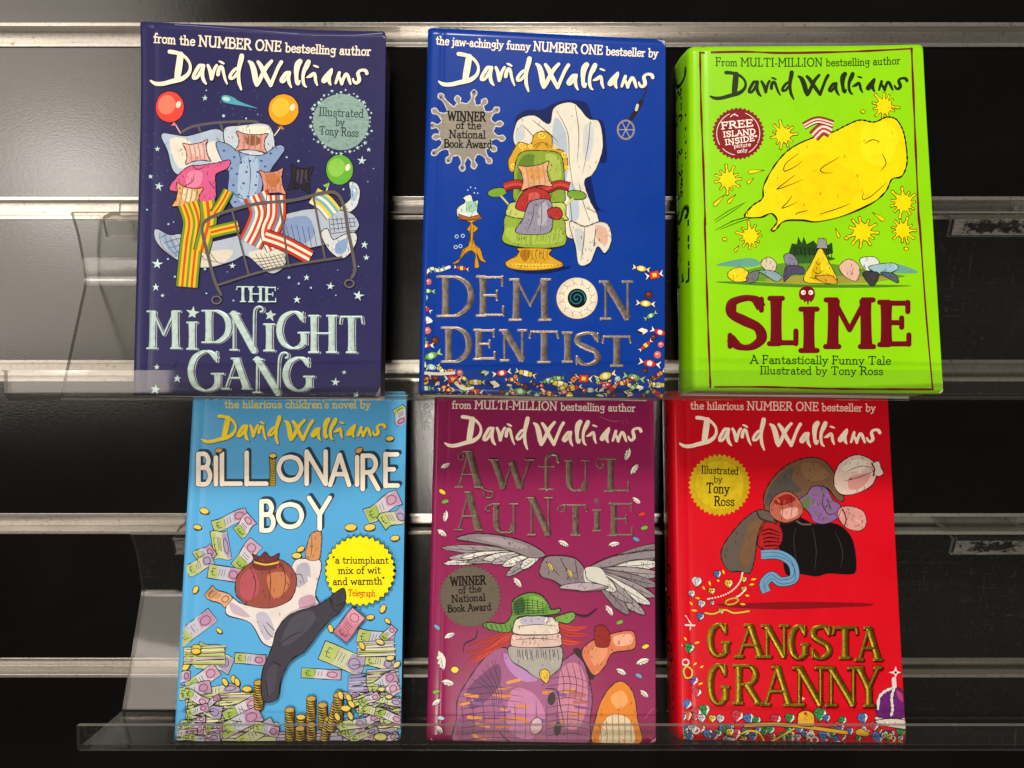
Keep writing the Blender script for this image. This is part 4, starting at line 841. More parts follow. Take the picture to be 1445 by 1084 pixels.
# sweets
PAL = [('#c8352c', '#e8c84a', '#efe7d4'), ('#d9bd3a', '#f0e6c0', '#e7ddb4'), ('#5f9a48', '#bcd6c0', '#9cc07a'), ('#c8352c', '#f0e8dc', '#efe7d4'), ('#8fb9bf', '#d5e6e2', '#dfe8df'), ('#5a2a22', '#8a4a3a', '#efe7d4'), ('#d98a32', '#c23c30', '#e8dcb8'), ('#c9646a', '#e7b0a8', '#efe7d4')]
rnd = random.Random(21)
fix = [(270, 318, 20, 10, 1, 0), (92, 390, 22, 0, 2, 7), (80, 360, 18, 0, 2, 5), (90, 440, 20, 5, 0, 2), (75, 475, 20, 0, 2, 4), (72, 530, 22, 30, 1, 0), (85, 595, 28, 20, 3, 3), (88, 652, 24, 0, 2, 7), (128, 706, 24, 15, 2, 5), (76, 732, 24, 0, 0, 3), (108, 788, 30, -20, 0, 2), (68, 690, 18, 60, 0, 2), (70, 830, 20, 60, 1, 1), (110, 848, 24, 10, 0, 4), (165, 868, 20, 60, 1, 1), (210, 872, 18, 0, 4, 6), (262, 880, 22, 10, 2, 7),
       (1235, 320, 24, 10, 0, 1), (1305, 355, 28, -10, 4, 0), (1275, 462, 24, 10, 2, 5), (1258, 508, 26, 5, 0, 1), (1285, 573, 20, -30, 0, 2), (1240, 655, 26, 0, 3, 3), (1335, 662, 26, 20, 0, 3), (1300, 688, 18, 0, 2, 5), (1258, 732, 22, -40, 1, 0), (1340, 728, 20, 0, 2, 7), (1322, 782, 24, 0, 2, 7), (1280, 828, 30, 10, 0, 3), (1255, 868, 16, 0, 2, 5),
       (393, 880, 22, -5, 3, 2), (487, 880, 26, -10, 0, 3), (615, 882, 28, 15, 1, 1), (540, 916, 18, 0, 1, 0), (445, 940, 28, 20, 3, 3), (225, 915, 28, 5, 4, 0), (345, 930, 26, 0, 1, 1), (132, 912, 24, 15, 2, 5), (75, 922, 24, 0, 2, 1), (80, 962, 22, 0, 1, 2), (210, 970, 22, 0, 3, 3), (340, 985, 28, 5, 4, 0), (490, 985, 18, 0, 2, 5), (525, 948, 16, 0, 3, 7), (585, 980, 30, 10, 0, 2), (615, 955, 20, 10, 2, 5), (675, 1000, 18, 0, 2, 4), (735, 920, 22, -20, 1, 2), (800, 940, 32, 15, 1, 1), (790, 908, 18, 0, 4, 2), (740, 990, 22, 25, 1, 0), (865, 962, 26, -10, 1, 0), (850, 1002, 22, 0, 2, 1), (925, 910, 28, 5, 4, 0), (960, 972, 22, 0, 0, 4), (1040, 950, 20, 0, 2, 7), (1042, 896, 30, -15, 0, 1), (1075, 968, 24, -40, 1, 6), (1010, 1003, 20, 5, 3, 2), (1108, 912, 20, 0, 2, 4), (1130, 935, 20, 0, 1, 0), (1195, 905, 30, 12, 0, 2), (1220, 960, 24, 0, 3, 3), (1162, 990, 26, 15, 3, 7), (1320, 895, 26, -35, 1, 6), (1325, 945, 26, 0, 1, 1), (1322, 992, 26, 30, 1, 6), (1250, 1005, 18, 0, 2, 5), (150, 1000, 20, 0, 0, 2), (260, 1003, 16, 0, 2, 4), (420, 1003, 16, 0, 2, 7), (1090, 1003, 16, 0, 2, 5), (700, 950, 16, 0, 2, 3), (560, 900, 14, 20, 2, 6), (1170, 945, 14, 0, 2, 1)]
rnd = random.Random(9)
for i in range(34): fix.append((rnd.uniform(70, 1345), rnd.uniform(905, 1000), rnd.uniform(13, 20), rnd.uniform(-50, 50), rnd.randrange(5), rnd.randrange(8)))
for x, y, r, a, k, pi in fix: sweet(bk, P, *Y([(x, y)])[0], r / K * 1.2, a, k, *PAL[pi])
for q in ([(80, 345), (110, 320), (150, 330), (205, 312)], [(70, 880), (150, 885), (230, 880)], [(240, 935), (280, 965), (330, 960)]): bk.stroke(P, Y(q), 4.2, '#d9d6c8', smooth=True)
ink(bk, Y, [(100, 318), (108, 340)], [(125, 318), (130, 338)], [(150, 315), (156, 336)], [(172, 308), (180, 328)], wd=2, c='#5f8a6a', part=P)
# title
D5, D6 = Zoom(610, 380, 7.74), Zoom(755, 380, 7.74)
T = [('D', bx(D5, 42, 68, 440, 528)), ('E', bx(D5, 474, 68, 792, 524)), ('M', bx(D5, 832, 100, 1310, 570)), ('N', bx(D6, 695, 124, 1082, 558)), ('D', bx(D5, 92, 626, 416, 1026)), ('E', bx(D5, 444, 650, 696, 998)), ('N', bx(D5, 726, 655, 1044, 1012)), ('T', bx(D5, 1052, 664, 1390, 1032)), ('I', bx(D6, 290, 680, 420, 1028)), ('S', bx(D6, 442, 684, 702, 1058)), ('T', bx(D6, 726, 718, 1060, 1072))]
for ch, b in T: bk.glyph('title', ch, b, '#4f5cb4', 9.0, 3.8, dx=-.7, dy=-.4, grow=.5)
for ch, b in T: bk.glyph('title', ch, b, '#857a70', 9.0, 3.8, emb=.30)
(ex, ey), = D6([(458, 318)])
bk.ellipse('eyeball_letter', ex - 1.2, ey + .8, 30.4, 30.6, '#27357c', n=40); bk.ellipse('eyeball_letter', ex, ey, 29, 29, '#d6c8b2', n=48); bk.ellipse('eyeball_letter', ex + 2, ey - 2, 24.5, 25, '#e4d7c2', n=40)
bk.ellipse('eyeball_letter', ex + .2, ey, 13.6, 13.6, '#0d1416', n=36)
bk.stroke('eyeball_letter', [(ex - .5 + (1 + t * .86) * math.cos(t * 1.0), ey + (1 + t * .86) * math.sin(t)) for t in [i * .3 for i in range(44)]], 1.5, '#1f7480')
rnd = random.Random(8)
for i in range(12):
    a = i * .53 + .2; q = [(ex + 27 * math.cos(a), ey + 27 * math.sin(a)), (ex + 22 * math.cos(a + .08), ey + 22 * math.sin(a + .08)), (ex + 18 * math.cos(a - .05), ey + 18 * math.sin(a - .05))]
    bk.stroke('eyeball_letter', q, .9, '#9d9080', smooth=True); bk.stroke('eyeball_letter', [q[1], (ex + 19 * math.cos(a + .3), ey + 19 * math.sin(a + .3))], .8, '#9d9080')
bk.stroke(P, [(929, 57), (934, 59.5), (938, 64)], 1.2, '#a9a6c8', smooth=True); bk.fill(P, [(933, 57), (938, 58), (938, 62)], '#c9c4d0')
for q in ([(716, 466), (718, 480), (717, 492)], [(752, 470), (757, 480)], [(890, 350), (893, 352)]): bk.stroke(P, q, .5, '#5a76b4', taper=True)
bk.finish({'title': FOIL_DARK, 'award_sticker': m_print('silver_foil', .5, .35, .16, 300)})
BLUE = bk

# ================================================================ lime green book, yellow splats
bk = Book('paperback_book', 'bright lime green paperback with a big yellow blob and maroon title', (161.0, -74.7, -202.7, 15.67, -2.64, .47), (129.1, 196.8), 21, '#86cc08', bow=(.3, .2), curl=(.3, 2.5), wear=.05, skew=5)
k6 = 3.6125; Z, Y = Zoom(940, 40, k6), Zoom(940, 280, k6); MR = '#6a0c18'
for q in ([(170, 126), (400, 122), (600, 128), (900, 122), (1250, 108)], [(172, 124), (178, 400), (190, 700), (200, 1000)], [(1248, 108), (1262, 400), (1275, 700), (1288, 1000)]): bk.stroke('border_line', Z(q), 2.8, MR, wob=.25, smooth=True)
for q in ([(196, 100), (206, 400), (216, 700), (226, 964)], [(1282, 0), (1300, 250), (1325, 600), (1358, 975)], [(224, 962), (500, 962), (900, 972), (1358, 974)]): bk.stroke('border_line', Y(q), 2.8, MR, wob=.25, smooth=True)
bk.text('strapline', 'From MULTI-MILLION bestselling author', Z([(250, 192)])[0], Z([(1190, 184)])[0], 10.5, '#23420c', .13, mid=2.2, caps=1.1)
author(bk, (1001.5, 136.9), (1281, 114.2), (1023, 102.3), '#1f2a10', None)
(sx, sy), = Z([(367, 538)]); seal(bk, 'round_sticker', sx, sy, 34.5, 36, '#7c1420', .08, ring=('#e8cfc0', [(150, 250), (290, 390), (30, 66), (100, 140)]))
for t, a, b, h in (('FREE', (280, 515), (442, 500), 9.4), ('ISLAND', (290, 556), (455, 540), 7.4), ("INSIDE*", (300, 596), (465, 572), 7.4), ('*picture', (335, 612), (430, 602), 5.6), ('only', (362, 637), (413, 630), 5.6)): bk.text('round_sticker', t, Z([a])[0], Z([b])[0], h, '#f2e2d4', .17 if h > 7 else .14)
bk.stroke('round_sticker', Z([(328, 452), (345, 440), (365, 448)]), 1.2, '#f0dccc', smooth=True); bk.ellipse('round_sticker', *Z([(348, 440)])[0], 1.6, 1.2, '#f0dccc')
YE = '#f2cf08'
for x, y, r, sd in ((595, 546, 11, 1), (1112, 398, 11, 2), (314, 773, 11.5, 3), (1208, 890, 12, 4), (1205, 1030, 10.5, 5), (1000, 1038, 12.5, 6), (428, 1060, 11, 7)): splat(bk, P, *Z([(x, y)])[0], r, sd, YE)
for x0, y0, x1, y1, wd in ((500, 725, 415, 735, 6), (445, 765, 412, 792, 5), (298, 850, 240, 908, 6), (355, 848, 312, 893, 5), (1050, 940, 1112, 982, 6), (862, 1020, 882, 1070, 4.5), (372, 1108, 348, 1140, 4)): drop(bk, P, *Z([(x0, y0)])[0], *Z([(x1, y1)])[0], wd, YE)
for x, y, r in ((1002, 426, 3.4), (298, 1076, 3.4), (918, 1072, 3), (1223, 1125, 3.4)): bk.ellipse(P, *Z([(x, y)])[0], r, r * .75, YE, 10, line=.9, n=9, wob=.1)
ink(bk, Z, [(250, 990), (330, 940), (408, 885)], [(245, 980), (320, 930), (400, 890)], [(250, 1030), (350, 980), (470, 950)], [(275, 1026), (380, 985), (505, 950)], [(330, 985), (400, 968)], wd=1, c='#23330c')
# big plain blob of slime
patch(bk, Z, [(400, 960), (440, 905), (490, 868), (498, 800), (560, 690), (640, 610), (760, 555), (850, 530), (910, 500), (985, 470), (1060, 480), (1120, 455), (1170, 465), (1205, 520), (1222, 600), (1226, 690), (1200, 755), (1150, 770), (1120, 830), (1060, 885), (960, 935), (860, 970), (760, 988), (690, 980), (600, 985), (555, 1030), (535, 1030), (565, 985), (535, 945), (480, 965)], YE, line=2.0, lc='#1c1a06', washes=[([(1010, 500), (1120, 480), (1180, 560), (1120, 700), (1000, 650)], '#f5d716'), ([(560, 760), (760, 640), (980, 780), (900, 920), (700, 950)], '#eac806')])
ink(bk, Z, [(675, 640), (610, 690), (602, 730), (660, 705), (695, 675)], [(880, 660), (790, 715), (800, 738), (850, 738)], [(655, 750), (590, 800), (565, 822), (630, 800), (700, 772)], [(640, 855), (620, 885), (590, 918), (630, 905), (670, 885)], [(780, 950), (860, 925), (940, 895)], [(1120, 790), (1040, 860), (1000, 872), (1005, 835)], [(720, 930), (665, 945), (660, 955)], [(1010, 590), (1050, 570), (1090, 580)], [(1100, 640), (1120, 690), (1090, 730)], wd=1.3, c='#2c2806')
band(bk, P, Z([(750, 555), (795, 515), (838, 530)]), 15, ['#a8322c', '#e8d2c4', '#a8322c', '#e8d2c4', '#a8322c'])
band(bk, P, Z([(700, 500), (770, 470), (850, 490)]), 8, ['#a8322c', '#e8d2c4', '#a8322c', '#e8d2c4'])
# strip of meadow, hill and scattered bunting
patch(bk, Y, [(255, 340), (330, 318), (430, 305), (480, 330), (440, 350), (320, 348)], '#5f9a86', line=0); patch(bk, Y, [(1120, 330), (1200, 340), (1285, 378), (1180, 382), (1100, 365)], '#5f9a86', line=0)
patch(bk, Y, [(330, 395), (480, 350), (620, 330), (800, 330), (1000, 360), (1150, 385), (1210, 400), (1000, 425), (700, 430), (420, 420)], '#5c8a2c', line=0); patch(bk, Y, [(500, 415), (700, 395), (980, 400), (1170, 405), (1000, 432), (640, 436)], '#94903a', line=0); patch(bk, Y, [(255, 428), (420, 425), (700, 440), (1000, 440), (1250, 446), (1000, 456), (600, 452)], '#4c7a20', line=0)
patch(bk, Y, [(620, 290), (640, 230), (665, 235), (672, 195), (690, 230), (700, 195), (716, 235), (750, 215), (770, 240), (800, 200), (820, 240), (845, 225), (850, 280), (790, 300), (700, 320)], '#24401a', line=0, smooth=False)
patch(bk, Y, [(640, 300), (700, 290), (800, 295), (860, 310), (760, 330), (660, 330)], '#2f5a24', line=0); hatch(bk, Y, 640, 250, 840, 260, 4, 45, 18, 1.1, '#152a10')
patch(bk, Y, [(700, 420), (740, 330), (785, 255), (830, 330), (870, 425), (790, 436)], '#e0c21c', line=1, washes=[([(740, 370), (780, 300), (780, 410), (745, 415)], '#c9a70e')]); ink(bk, Y, [(760, 320), (775, 340), (790, 325)], [(745, 370), (775, 385), (805, 365)], [(730, 405), (790, 415)], wd=.9)
patch(bk, Y, [(765, 255), (775, 205), (812, 208), (822, 258)], '#8c8c8c', line=.9, smooth=False)
patch(bk, Y, [(312, 395), (330, 365), (380, 352), (418, 380), (412, 420), (350, 425)], '#e6c81e', line=.9)
for q, c in (([(480, 330), (520, 300), (560, 330), (550, 375), (510, 370)], '#c9bba4'), ([(470, 370), (540, 370), (590, 400), (560, 425), (500, 390)], '#7f9ca4'), ([(600, 290), (640, 285), (672, 330), (650, 370), (610, 340)], '#7d7d92'), ([(610, 350), (690, 350), (700, 385), (640, 390), (600, 425)], '#4a4560'), ([(415, 390), (470, 370), (460, 420), (415, 432)], '#6a6e70'), ([(880, 350), (930, 310), (985, 350), (970, 420), (910, 400)], '#d3ab98'), ([(985, 310), (1060, 300), (1085, 340), (1020, 370)], '#cdd3d0'), ([(1030, 350), (1150, 330), (1180, 360), (1100, 390)], '#8fb4be'), ([(1000, 380), (1080, 380), (1070, 430), (1040, 445)], '#38383c'), ([(1090, 380), (1160, 385), (1185, 425), (1160, 425)], '#4a5a64'), ([(760, 400), (840, 395), (870, 435), (800, 430)], '#c99a2c')): patch(bk, Y, q, c, line=.9)
T = [('S', bx(Y, 312, 495, 500, 775)), ('L', bx(Y, 512, 497, 674, 755)), ('I', bx(Y, 672, 552, 782, 790)), ('M', bx(Y, 798, 505, 1070, 770)), ('E', bx(Y, 1074, 517, 1250, 760))]
for ch, b in T: bk.glyph('title', ch, b, '#650a16', 15.5, 7.5, emb=.12)
(ex, ey), = Y([(717, 487)]); bk.fill('title', Y([(676, 490), (684, 462), (717, 448), (748, 460), (758, 490), (748, 518), (735, 530), (728, 522), (722, 545), (714, 524), (704, 532), (698, 520), (684, 515)]), '#70101c', smooth=True)
for x in (698, 736): bk.ellipse('title', *Y([(x, 481)])[0], 3.4, 3.4, '#ecdcd0', n=14); bk.ellipse('title', *Y([(x + (4 if x < 710 else -4), 482)])[0], 1.2, 1.2, '#2a0a0c', n=8)
bk.text('subtitle', 'A Fantastically Funny Tale', Y([(427, 842)])[0], Y([(1142, 848)])[0], 11.5, '#1c3010', .13); bk.text('subtitle', 'Illustrated by Tony Ross', Y([(475, 896)])[0], Y([(1103, 900)])[0], 11, '#1c3010', .13)
bk.fill(P, [(1326, 553), (1331, 549), (1331, 557), (1324, 557)], '#d9d6c0'); bk.fill(P, [(1329, 540), (1331, 537), (1331, 546)], '#e0dcc8')
bk.finish({'title': m_print('maroon_foil', .34, 0, .08, 200)})
GREEN = bk

# ================================================================ sky blue book, banknotes and coins
bk = Book('paperback_book', 'sky blue paperback covered in banknotes and coins, leftmost on the lower shelf', (-126.9, -76.8, -400.3, 15.06, -.09, -.09), (128.6, 197.6), 21, '#4f9fd2', bow=(.3, .2), wear=.06)
Z, Y = Zoom(230, 550, K), Zoom(230, 790, K); YL = '#edd024'
bk.text('strapline', "the hilarious children's novel by", Z([(330, 97)])[0], Z([(1112, 99)])[0], 10.5, '#e3cd3a', .14)
author(bk, (283.9, 621), (544.8, 602.6), (308.1, 586.8), YL, '#3f6f8c')
def bold(T, face='#efe6d6', wd=6.4, dp=(3.0, -3.2), out=1.7):
    for i in range(4, 0, -1):
        for ch, b in T: bk.glyph('title', ch, b, '#2b4c66' if i % 2 else '#1c2a34', wd, wd, serif=False, dx=dp[0] * i / 4, dy=dp[1] * i / 4, grow=out * .6)
    for ch, b in T: bk.glyph('title', ch, b, '#17191a', wd, wd, serif=False, grow=out)
    for ch, b in T: bk.glyph('title', ch, b, face, wd, wd, serif=False)
bold([('B', bx(Z, 178, 332, 266, 520)), ('I', bx(Z, 266, 352, 304, 520)), ('L', bx(Z, 305, 328, 430, 520)), ('L', bx(Z, 438, 326, 568, 520)), ('O', bx(Z, 610, 348, 755, 498)), ('N', bx(Z, 760, 320, 886, 518)), ('A', bx(Z, 886, 338, 1012, 524)), ('I', bx(Z, 1026, 350, 1058, 522)), ('R', bx(Z, 1060, 342, 1168, 546)), ('E', bx(Z, 1182, 332, 1272, 530)), ('B', bx(Z, 518, 586, 606, 768)), ('O', bx(Z, 608, 602, 758, 748)), ('Y', bx(Z, 772, 568, 908, 758))])
bk.fill('title', Z([(570, 360), (606, 360), (602, 430), (606, 515), (572, 516), (576, 430)]), '#c9a928', line=1.1)
for i in range(16): bk.stroke('title', Z([(574, 368 + i * 9.4), (602, 364 + i * 9.4)]), 1, '#3a2c0a')
coin(bk, 'title', *Z([(590, 354)])[0], 5.6, 0); coin(bk, 'title', *Z([(300, 326)])[0], 5.4, -10, '#cf9a4a'); coin(bk, 'title', *Z([(1052, 326)])[0], 6, -30, '#cf9a4a')
for x, y, r, a in ((1217, 262, 6, -5), (222, 650, 7, 15), (185, 737, 6, 10), (1008, 738, 8.5, -5), (1110, 738, 8, -8), (1245, 796, 6.5, -10), (718, 890, 7, 0), (740, 855, 6, -30)): coin(bk, P, *Z([(x, y)])[0], r, a)
for x, y, r, a in ((175, 160, 6, -60), (1180, 262, 6.5, -65), (1112, 308, 6, -10), (1205, 328, 5, 40), (302, 380, 5, 40), (900, 368, 6, 70), (123, 572, 7, -50)): coin(bk, P, *Y([(x, y)])[0], r, a)
PN = [('#b3b3c2', '#a3b264', '#b083a2'), ('#c2bdc4', '#94ad52', '#bb93ae'), ('#b9bd9a', '#a8b86c', '#9d8fae')]
for i, (x, y, wd, ht, a) in enumerate(((1275, 140, 24, 18, 60), (1180, 628, 54, 22, -25), (1235, 690, 36, 22, -35), (360, 700, 52, 17, -18), (440, 730, 30, 20, -40), (312, 835, 24, 40, -10), (225, 880, 28, 18, -35), (450, 890, 46, 22, -50), (200, 940, 40, 18, -20), (330, 985, 46, 20, 10))): note(bk, P, *Z([(x, y)])[0], wd, ht, a, i, PN[i % 3])
for i, (x, y, wd, ht, a) in enumerate(((175, 365, 62, 22, -38), (260, 480, 38, 14, 20), (265, 545, 56, 24, 22), (470, 532, 44, 15, 3), (850, 612, 56, 14, 3), (965, 530, 64, 28, 22), (1140, 420, 52, 20, 12), (1210, 395, 24, 12, -50), (1165, 548, 42, 18, 8), (100, 630, 24, 16, 5), (215, 640, 50, 20, -35), (300, 700, 60, 13, -8), (110, 695, 26, 10, 5))): note(bk, P, *Y([(x, y)])[0], wd, ht, a, 30 + i, PN[i % 3])
rnd = random.Random(17)     # stacks of notes
def stack(x0, x1, y0, y1, n, seed, cols):
    r2 = random.Random(seed); bk.fill(P, Y([(x0 - 6, y0), (x1, y0 - 10), (x1 + 8, y1), (x0 - 8, y1)]), cols[0], line=.9)
    for i in range(n):
        y = y0 + (y1 - y0) * (i + .5) / n; a = r2.uniform(-16, 6); x = r2.uniform(-8, 8); h = (y1 - y0) / n * .42
        bk.fill(P, Y([(x0 + x, y - h), (x1 + x, y - h + a), (x1 + x + 5, y + h + a), (x0 + x, y + h)]), r2.choice(cols)); bk.stroke(P, Y([(x0 + x, y + h), ((x0 + x1) / 2, y + h + a * .4 + r2.uniform(-3, 3)), (x1 + x + 6, y + h + a)]), .9, '#23211f', smooth=True)
CS = ['#b7bd90', '#a9a4bb', '#c9c5bf', '#9da864', '#bda0b2', '#d2cfa4']
stack(120, 330, 470, 560, 7, 1, CS); stack(1050, 1240, 440, 520, 7, 2, CS[1:]); stack(1100, 1262, 590, 690, 7, 9, CS)
stack(1000, 1085, 620, 760, 9, 3, ['#8f8fb4', '#a5a0be', '#7d7ea8', '#b3acc4']); stack(1085, 1240, 680, 885, 14, 4, ['#96799f', '#a88db2', '#876c94', '#b6a0c0']); stack(1225, 1268, 740, 900, 10, 5, ['#c3c486', '#b2b878'])
stack(130, 330, 740, 880, 10, 6, CS); stack(310, 515, 715, 890, 13, 7, CS); stack(75, 320, 880, 968, 7, 8, CS); stack(300, 620, 880, 968, 7, 12, CS); stack(960, 1255, 895, 968, 6, 13, CS); stack(620, 960, 920, 968, 3, 14, ['#a59ab8', '#b9a9bd'])
for i, (x, y, wd, ht, a) in enumerate(((170, 700, 48, 18, -10), (430, 800, 56, 20, -28), (230, 790, 50, 18, 12), (420, 870, 62, 22, -25), (210, 930, 60, 18, 8), (500, 930, 60, 18, -30), (1180, 660, 44, 18, -20), (1205, 720, 40, 17, -28), (1120, 935, 66, 18, -4), (560, 905, 36, 15, 10))): note(bk, P, *Y([(x, y)])[0], wd, ht, a, 60 + i, PN[i % 3])
rnd = random.Random(44)
for i in range(30):
    x = rnd.choice((rnd.uniform(100, 500), rnd.uniform(960, 1240))); y = rnd.uniform(720, 960); note(bk, P, *Y([(x, y)])[0], rnd.uniform(24, 46), rnd.uniform(8, 14), rnd.uniform(-35, 25), 200 + i, PN[i % 3])
for i in range(90):
    x = rnd.choice((rnd.uniform(90, 520), rnd.uniform(1000, 1250))); y = rnd.uniform(560 if x > 900 else 700, 960); L = rnd.uniform(30, 80); a = rnd.uniform(-.35, .2)
    bk.stroke(P, Y([(x, y), (x + L * .5, y + L * a * .5 + rnd.uniform(-4, 4)), (x + L, y + L * a)]), rnd.uniform(.6, 1.2), '#1f1d1b', smooth=True, taper=True)
for x, y0, y1, lean in ((518, 655, 790, 0), (795, 740, 900, 5), (860, 775, 900, 0), (685, 800, 960, 0), (745, 840, 965, 0), (740, 900, 965, 0), (800, 880, 965, 0), (870, 850, 960, 25), (905, 770, 900, 30), (945, 720, 850, 0)):
    n = int((y1 - y0) / 13)
    for i in range(n, -1, -1): coin(bk, P, *Y([(x + lean * (1 - i / max(1, n)), y0 + i * 13)])[0], 6.6, -4, '#cdb04a' if i % 3 else '#b7913a')
for x, y, r, a in ((958, 720, 6, 75), (1000, 735, 6, 60), (1015, 770, 6, 50), (985, 790, 7, 0), (1010, 830, 6, 65), (940, 835, 6, 65), (745, 838, 6.5, 0), (380, 640, 6, 80), (400, 655, 6, 70), (335, 655, 6, 60), (455, 690, 7, 0), (1165, 440, 6, 20), (1068, 460, 6, 60), (1220, 525, 6, -10), (1255, 560, 6, -40), (1175, 690, 5, 0), (1215, 730, 5, 0), (1170, 945, 9, 0), (180, 470, 7, 0), (178, 490, 7, 0)): coin(bk, P, *Y([(x, y)])[0], r, a, '#c9c07a' if x > 1160 else '#d3b84e')
# pale and charcoal cloth tumbling through the money
patch(bk, Z, [(700, 930), (770, 905), (840, 912), (850, 960), (830, 1040), (820, 1110), (845, 1160), (800, 1210), (700, 1260), (620, 1370), (540, 1360), (470, 1250), (350, 1210), (340, 1160), (352, 1100), (430, 1150), (560, 1160), (650, 1120)], '#d5cdca', washes=[([(720, 950), (780, 930), (790, 1010), (720, 1060)], '#a8a7b4'), ([(360, 1140), (420, 1170), (470, 1220), (380, 1200)], '#b7a3b4'), ([(500, 1210), (560, 1200), (600, 1300), (550, 1340)], '#b3aec0'), ([(735, 1120), (800, 1100), (820, 1150), (740, 1170)], '#b892a6')])
ink(bk, Z, [(540, 1260), (570, 1310), (600, 1330)], [(560, 1250), (600, 1290)], [(820, 1100), (840, 1140)], [(700, 1000), (740, 990), (760, 1040)])
patch(bk, Z, [(390, 1080), (400, 1000), (470, 930), (560, 905), (650, 920), (712, 985), (715, 1060), (680, 1130), (580, 1170), (470, 1160), (410, 1120)], '#8e4a40', washes=[([(420, 1010), (480, 960), (520, 1060), (470, 1130), (420, 1100)], '#a8505a'), ([(560, 1000), (650, 980), (680, 1050), (600, 1120)], '#b8754e'), ([(480, 930), (600, 915), (640, 950), (520, 970)], '#6a2f30')])
ink(bk, Z, [(470, 950), (500, 1040), (480, 1140)], [(560, 920), (580, 1020), (570, 1150)], [(640, 930), (660, 1020), (640, 1120)], wd=1)
patch(bk, Z, [(500, 915), (480, 880), (520, 895), (550, 870), (580, 898), (625, 878), (610, 920), (555, 930)], '#6a2f30', line=1); bk.stroke(P, Z([(495, 925), (555, 938), (620, 926)]), 2.6, '#cdb04a', smooth=True)
patch(bk, Z, [(770, 905), (775, 830), (800, 770), (850, 765), (850, 840), (838, 910)], '#c08a5c', line=1); ink(bk, Z, [(800, 780), (800, 850), (795, 900)], wd=.8)
note(bk, P, *Z([(300, 1110)])[0], 34, 18, 40, 91, ('#d0a080', '#b9845c', '#caa07a'))
patch(bk, Y, [(980, 150), (985, 220), (950, 280), (880, 340), (770, 480), (690, 540), (640, 640), (620, 740), (545, 745), (540, 600), (590, 470), (620, 370), (690, 290), (830, 240), (900, 200)], '#3c3a44', line=1.3, washes=[([(700, 310), (800, 270), (820, 330), (700, 440), (640, 440)], '#4a4854'), ([(570, 590), (620, 560), (600, 700), (560, 710)], '#45434e')])
ink(bk, Y, [(620, 460), (700, 400), (760, 380)], [(600, 540), (640, 560)], [(900, 210), (920, 260), (960, 280)], [(560, 640), (570, 720)], [(700, 520), (770, 490)], wd=1, c='#16151a')
note(bk, P, *Y([(1005, 345)])[0], 44, 24, -50, 92, ('#c07a90', '#b06a82', '#cf92a4'))
# quote sticker
(sx, sy), = Z([(1062, 968)]); seal(bk, 'quote_sticker', sx, sy, 46.5, 34, '#efdc0c', .085, lc='#1c1a10', line=1.0)
for t, a, b, h in (('"a triumphant', (915, 928), (1212, 930), 9.5), ('mix of wit', (945, 985), (1170, 982), 10), ('and warmth"', (916, 1044), (1192, 1040), 10)): bk.text('quote_sticker', t, Z([a])[0], Z([b])[0], h, '#1a180c', .14)
bk.text('quote_sticker', 'Telegraph', Y([(998, 190)])[0], Y([(1142, 192)])[0], 9, '#b4431c', .12)
patch(bk, Y, [(905, 200), (940, 165), (978, 150), (985, 215), (930, 240)], '#3c3a44', line=1, part='quote_sticker')
bk.finish({})
SKY = bk

# ================================================================ plum book, feathers
bk = Book('paperback_book', 'plum purple paperback with grey feathers and tweed cloth on its cover', (16.1, -78.6, -400.0, 13.64, -.04, .77), (129.0, 197.1), 22, '#84174c', bow=(.3, .25), wear=.25)
Z, Y = Zoom(580, 550, K), Zoom(580, 790, K)
bk.text('strapline', 'from MULTI-MILLION bestselling author', Z([(218, 100)])[0], Z([(1202, 117)])[0], 10.5, '#e6d2c4', .14, caps=1.1)
author(bk, (627.3, 626.3), (906.1, 608.4), (651.5, 587.6), '#f2e4cc')
for x, y, L, a, q in ((185, 410, 60, -25, 0), (183, 678, 68, 100, 0), (165, 770, 66, 35, 0), (1160, 345, 76, 110, 0), (1200, 428, 72, -55, 0), (1208, 596, 60, 35, 0), (1090, 830, 66, -10, 0), (817, 826, 68, 25, 0), (570, 1035, 70, 50, 0), (208, 408, 66, -25, 1), (160, 540, 110, 75, 1), (197, 662, 78, 10, 1), (138, 766, 62, -35, 1), (152, 912, 60, 50, 1), (1062, 272, 72, 55, 1), (1243, 548, 82, -20, 1), (1127, 602, 68, 30, 1), (1250, 720, 64, 40, 1), (90, 838, 30, 0, 1)): feather(bk, P, *(Y if q else Z)([(x, y)])[0], L / K, a)
for x, y, c, a, q in ((168, 548, '#dfc830', 35, 0), (183, 600, '#6fa03a', -15, 0), (1238, 668, '#c8352c', -15, 0), (1252, 741, '#6fa03a', -15, 0), (1208, 802, '#5a86b4', 25, 0), (110, 1003, '#e6cf3a', 80, 0), (140, 362, '#6f93bc', 40, 1), (1120, 335, '#6fa03a', -20, 1), (1258, 465, '#dfc830', -20, 1), (235, 590, '#e6cf3a', 0, 1), (1222, 622, '#6f93bc', 30, 1), (135, 708, '#6fa03a', -15, 1), (160, 850, '#a9c4d4', 10, 1), (95, 962, '#c8352c', 0, 1)): bk.ellipse(P, *(Y if q else Z)([(x, y)])[0], 5.4, 3.0 if c != '#e6cf3a' else 4.6, c, a, line=.7, lc='#3a1020')
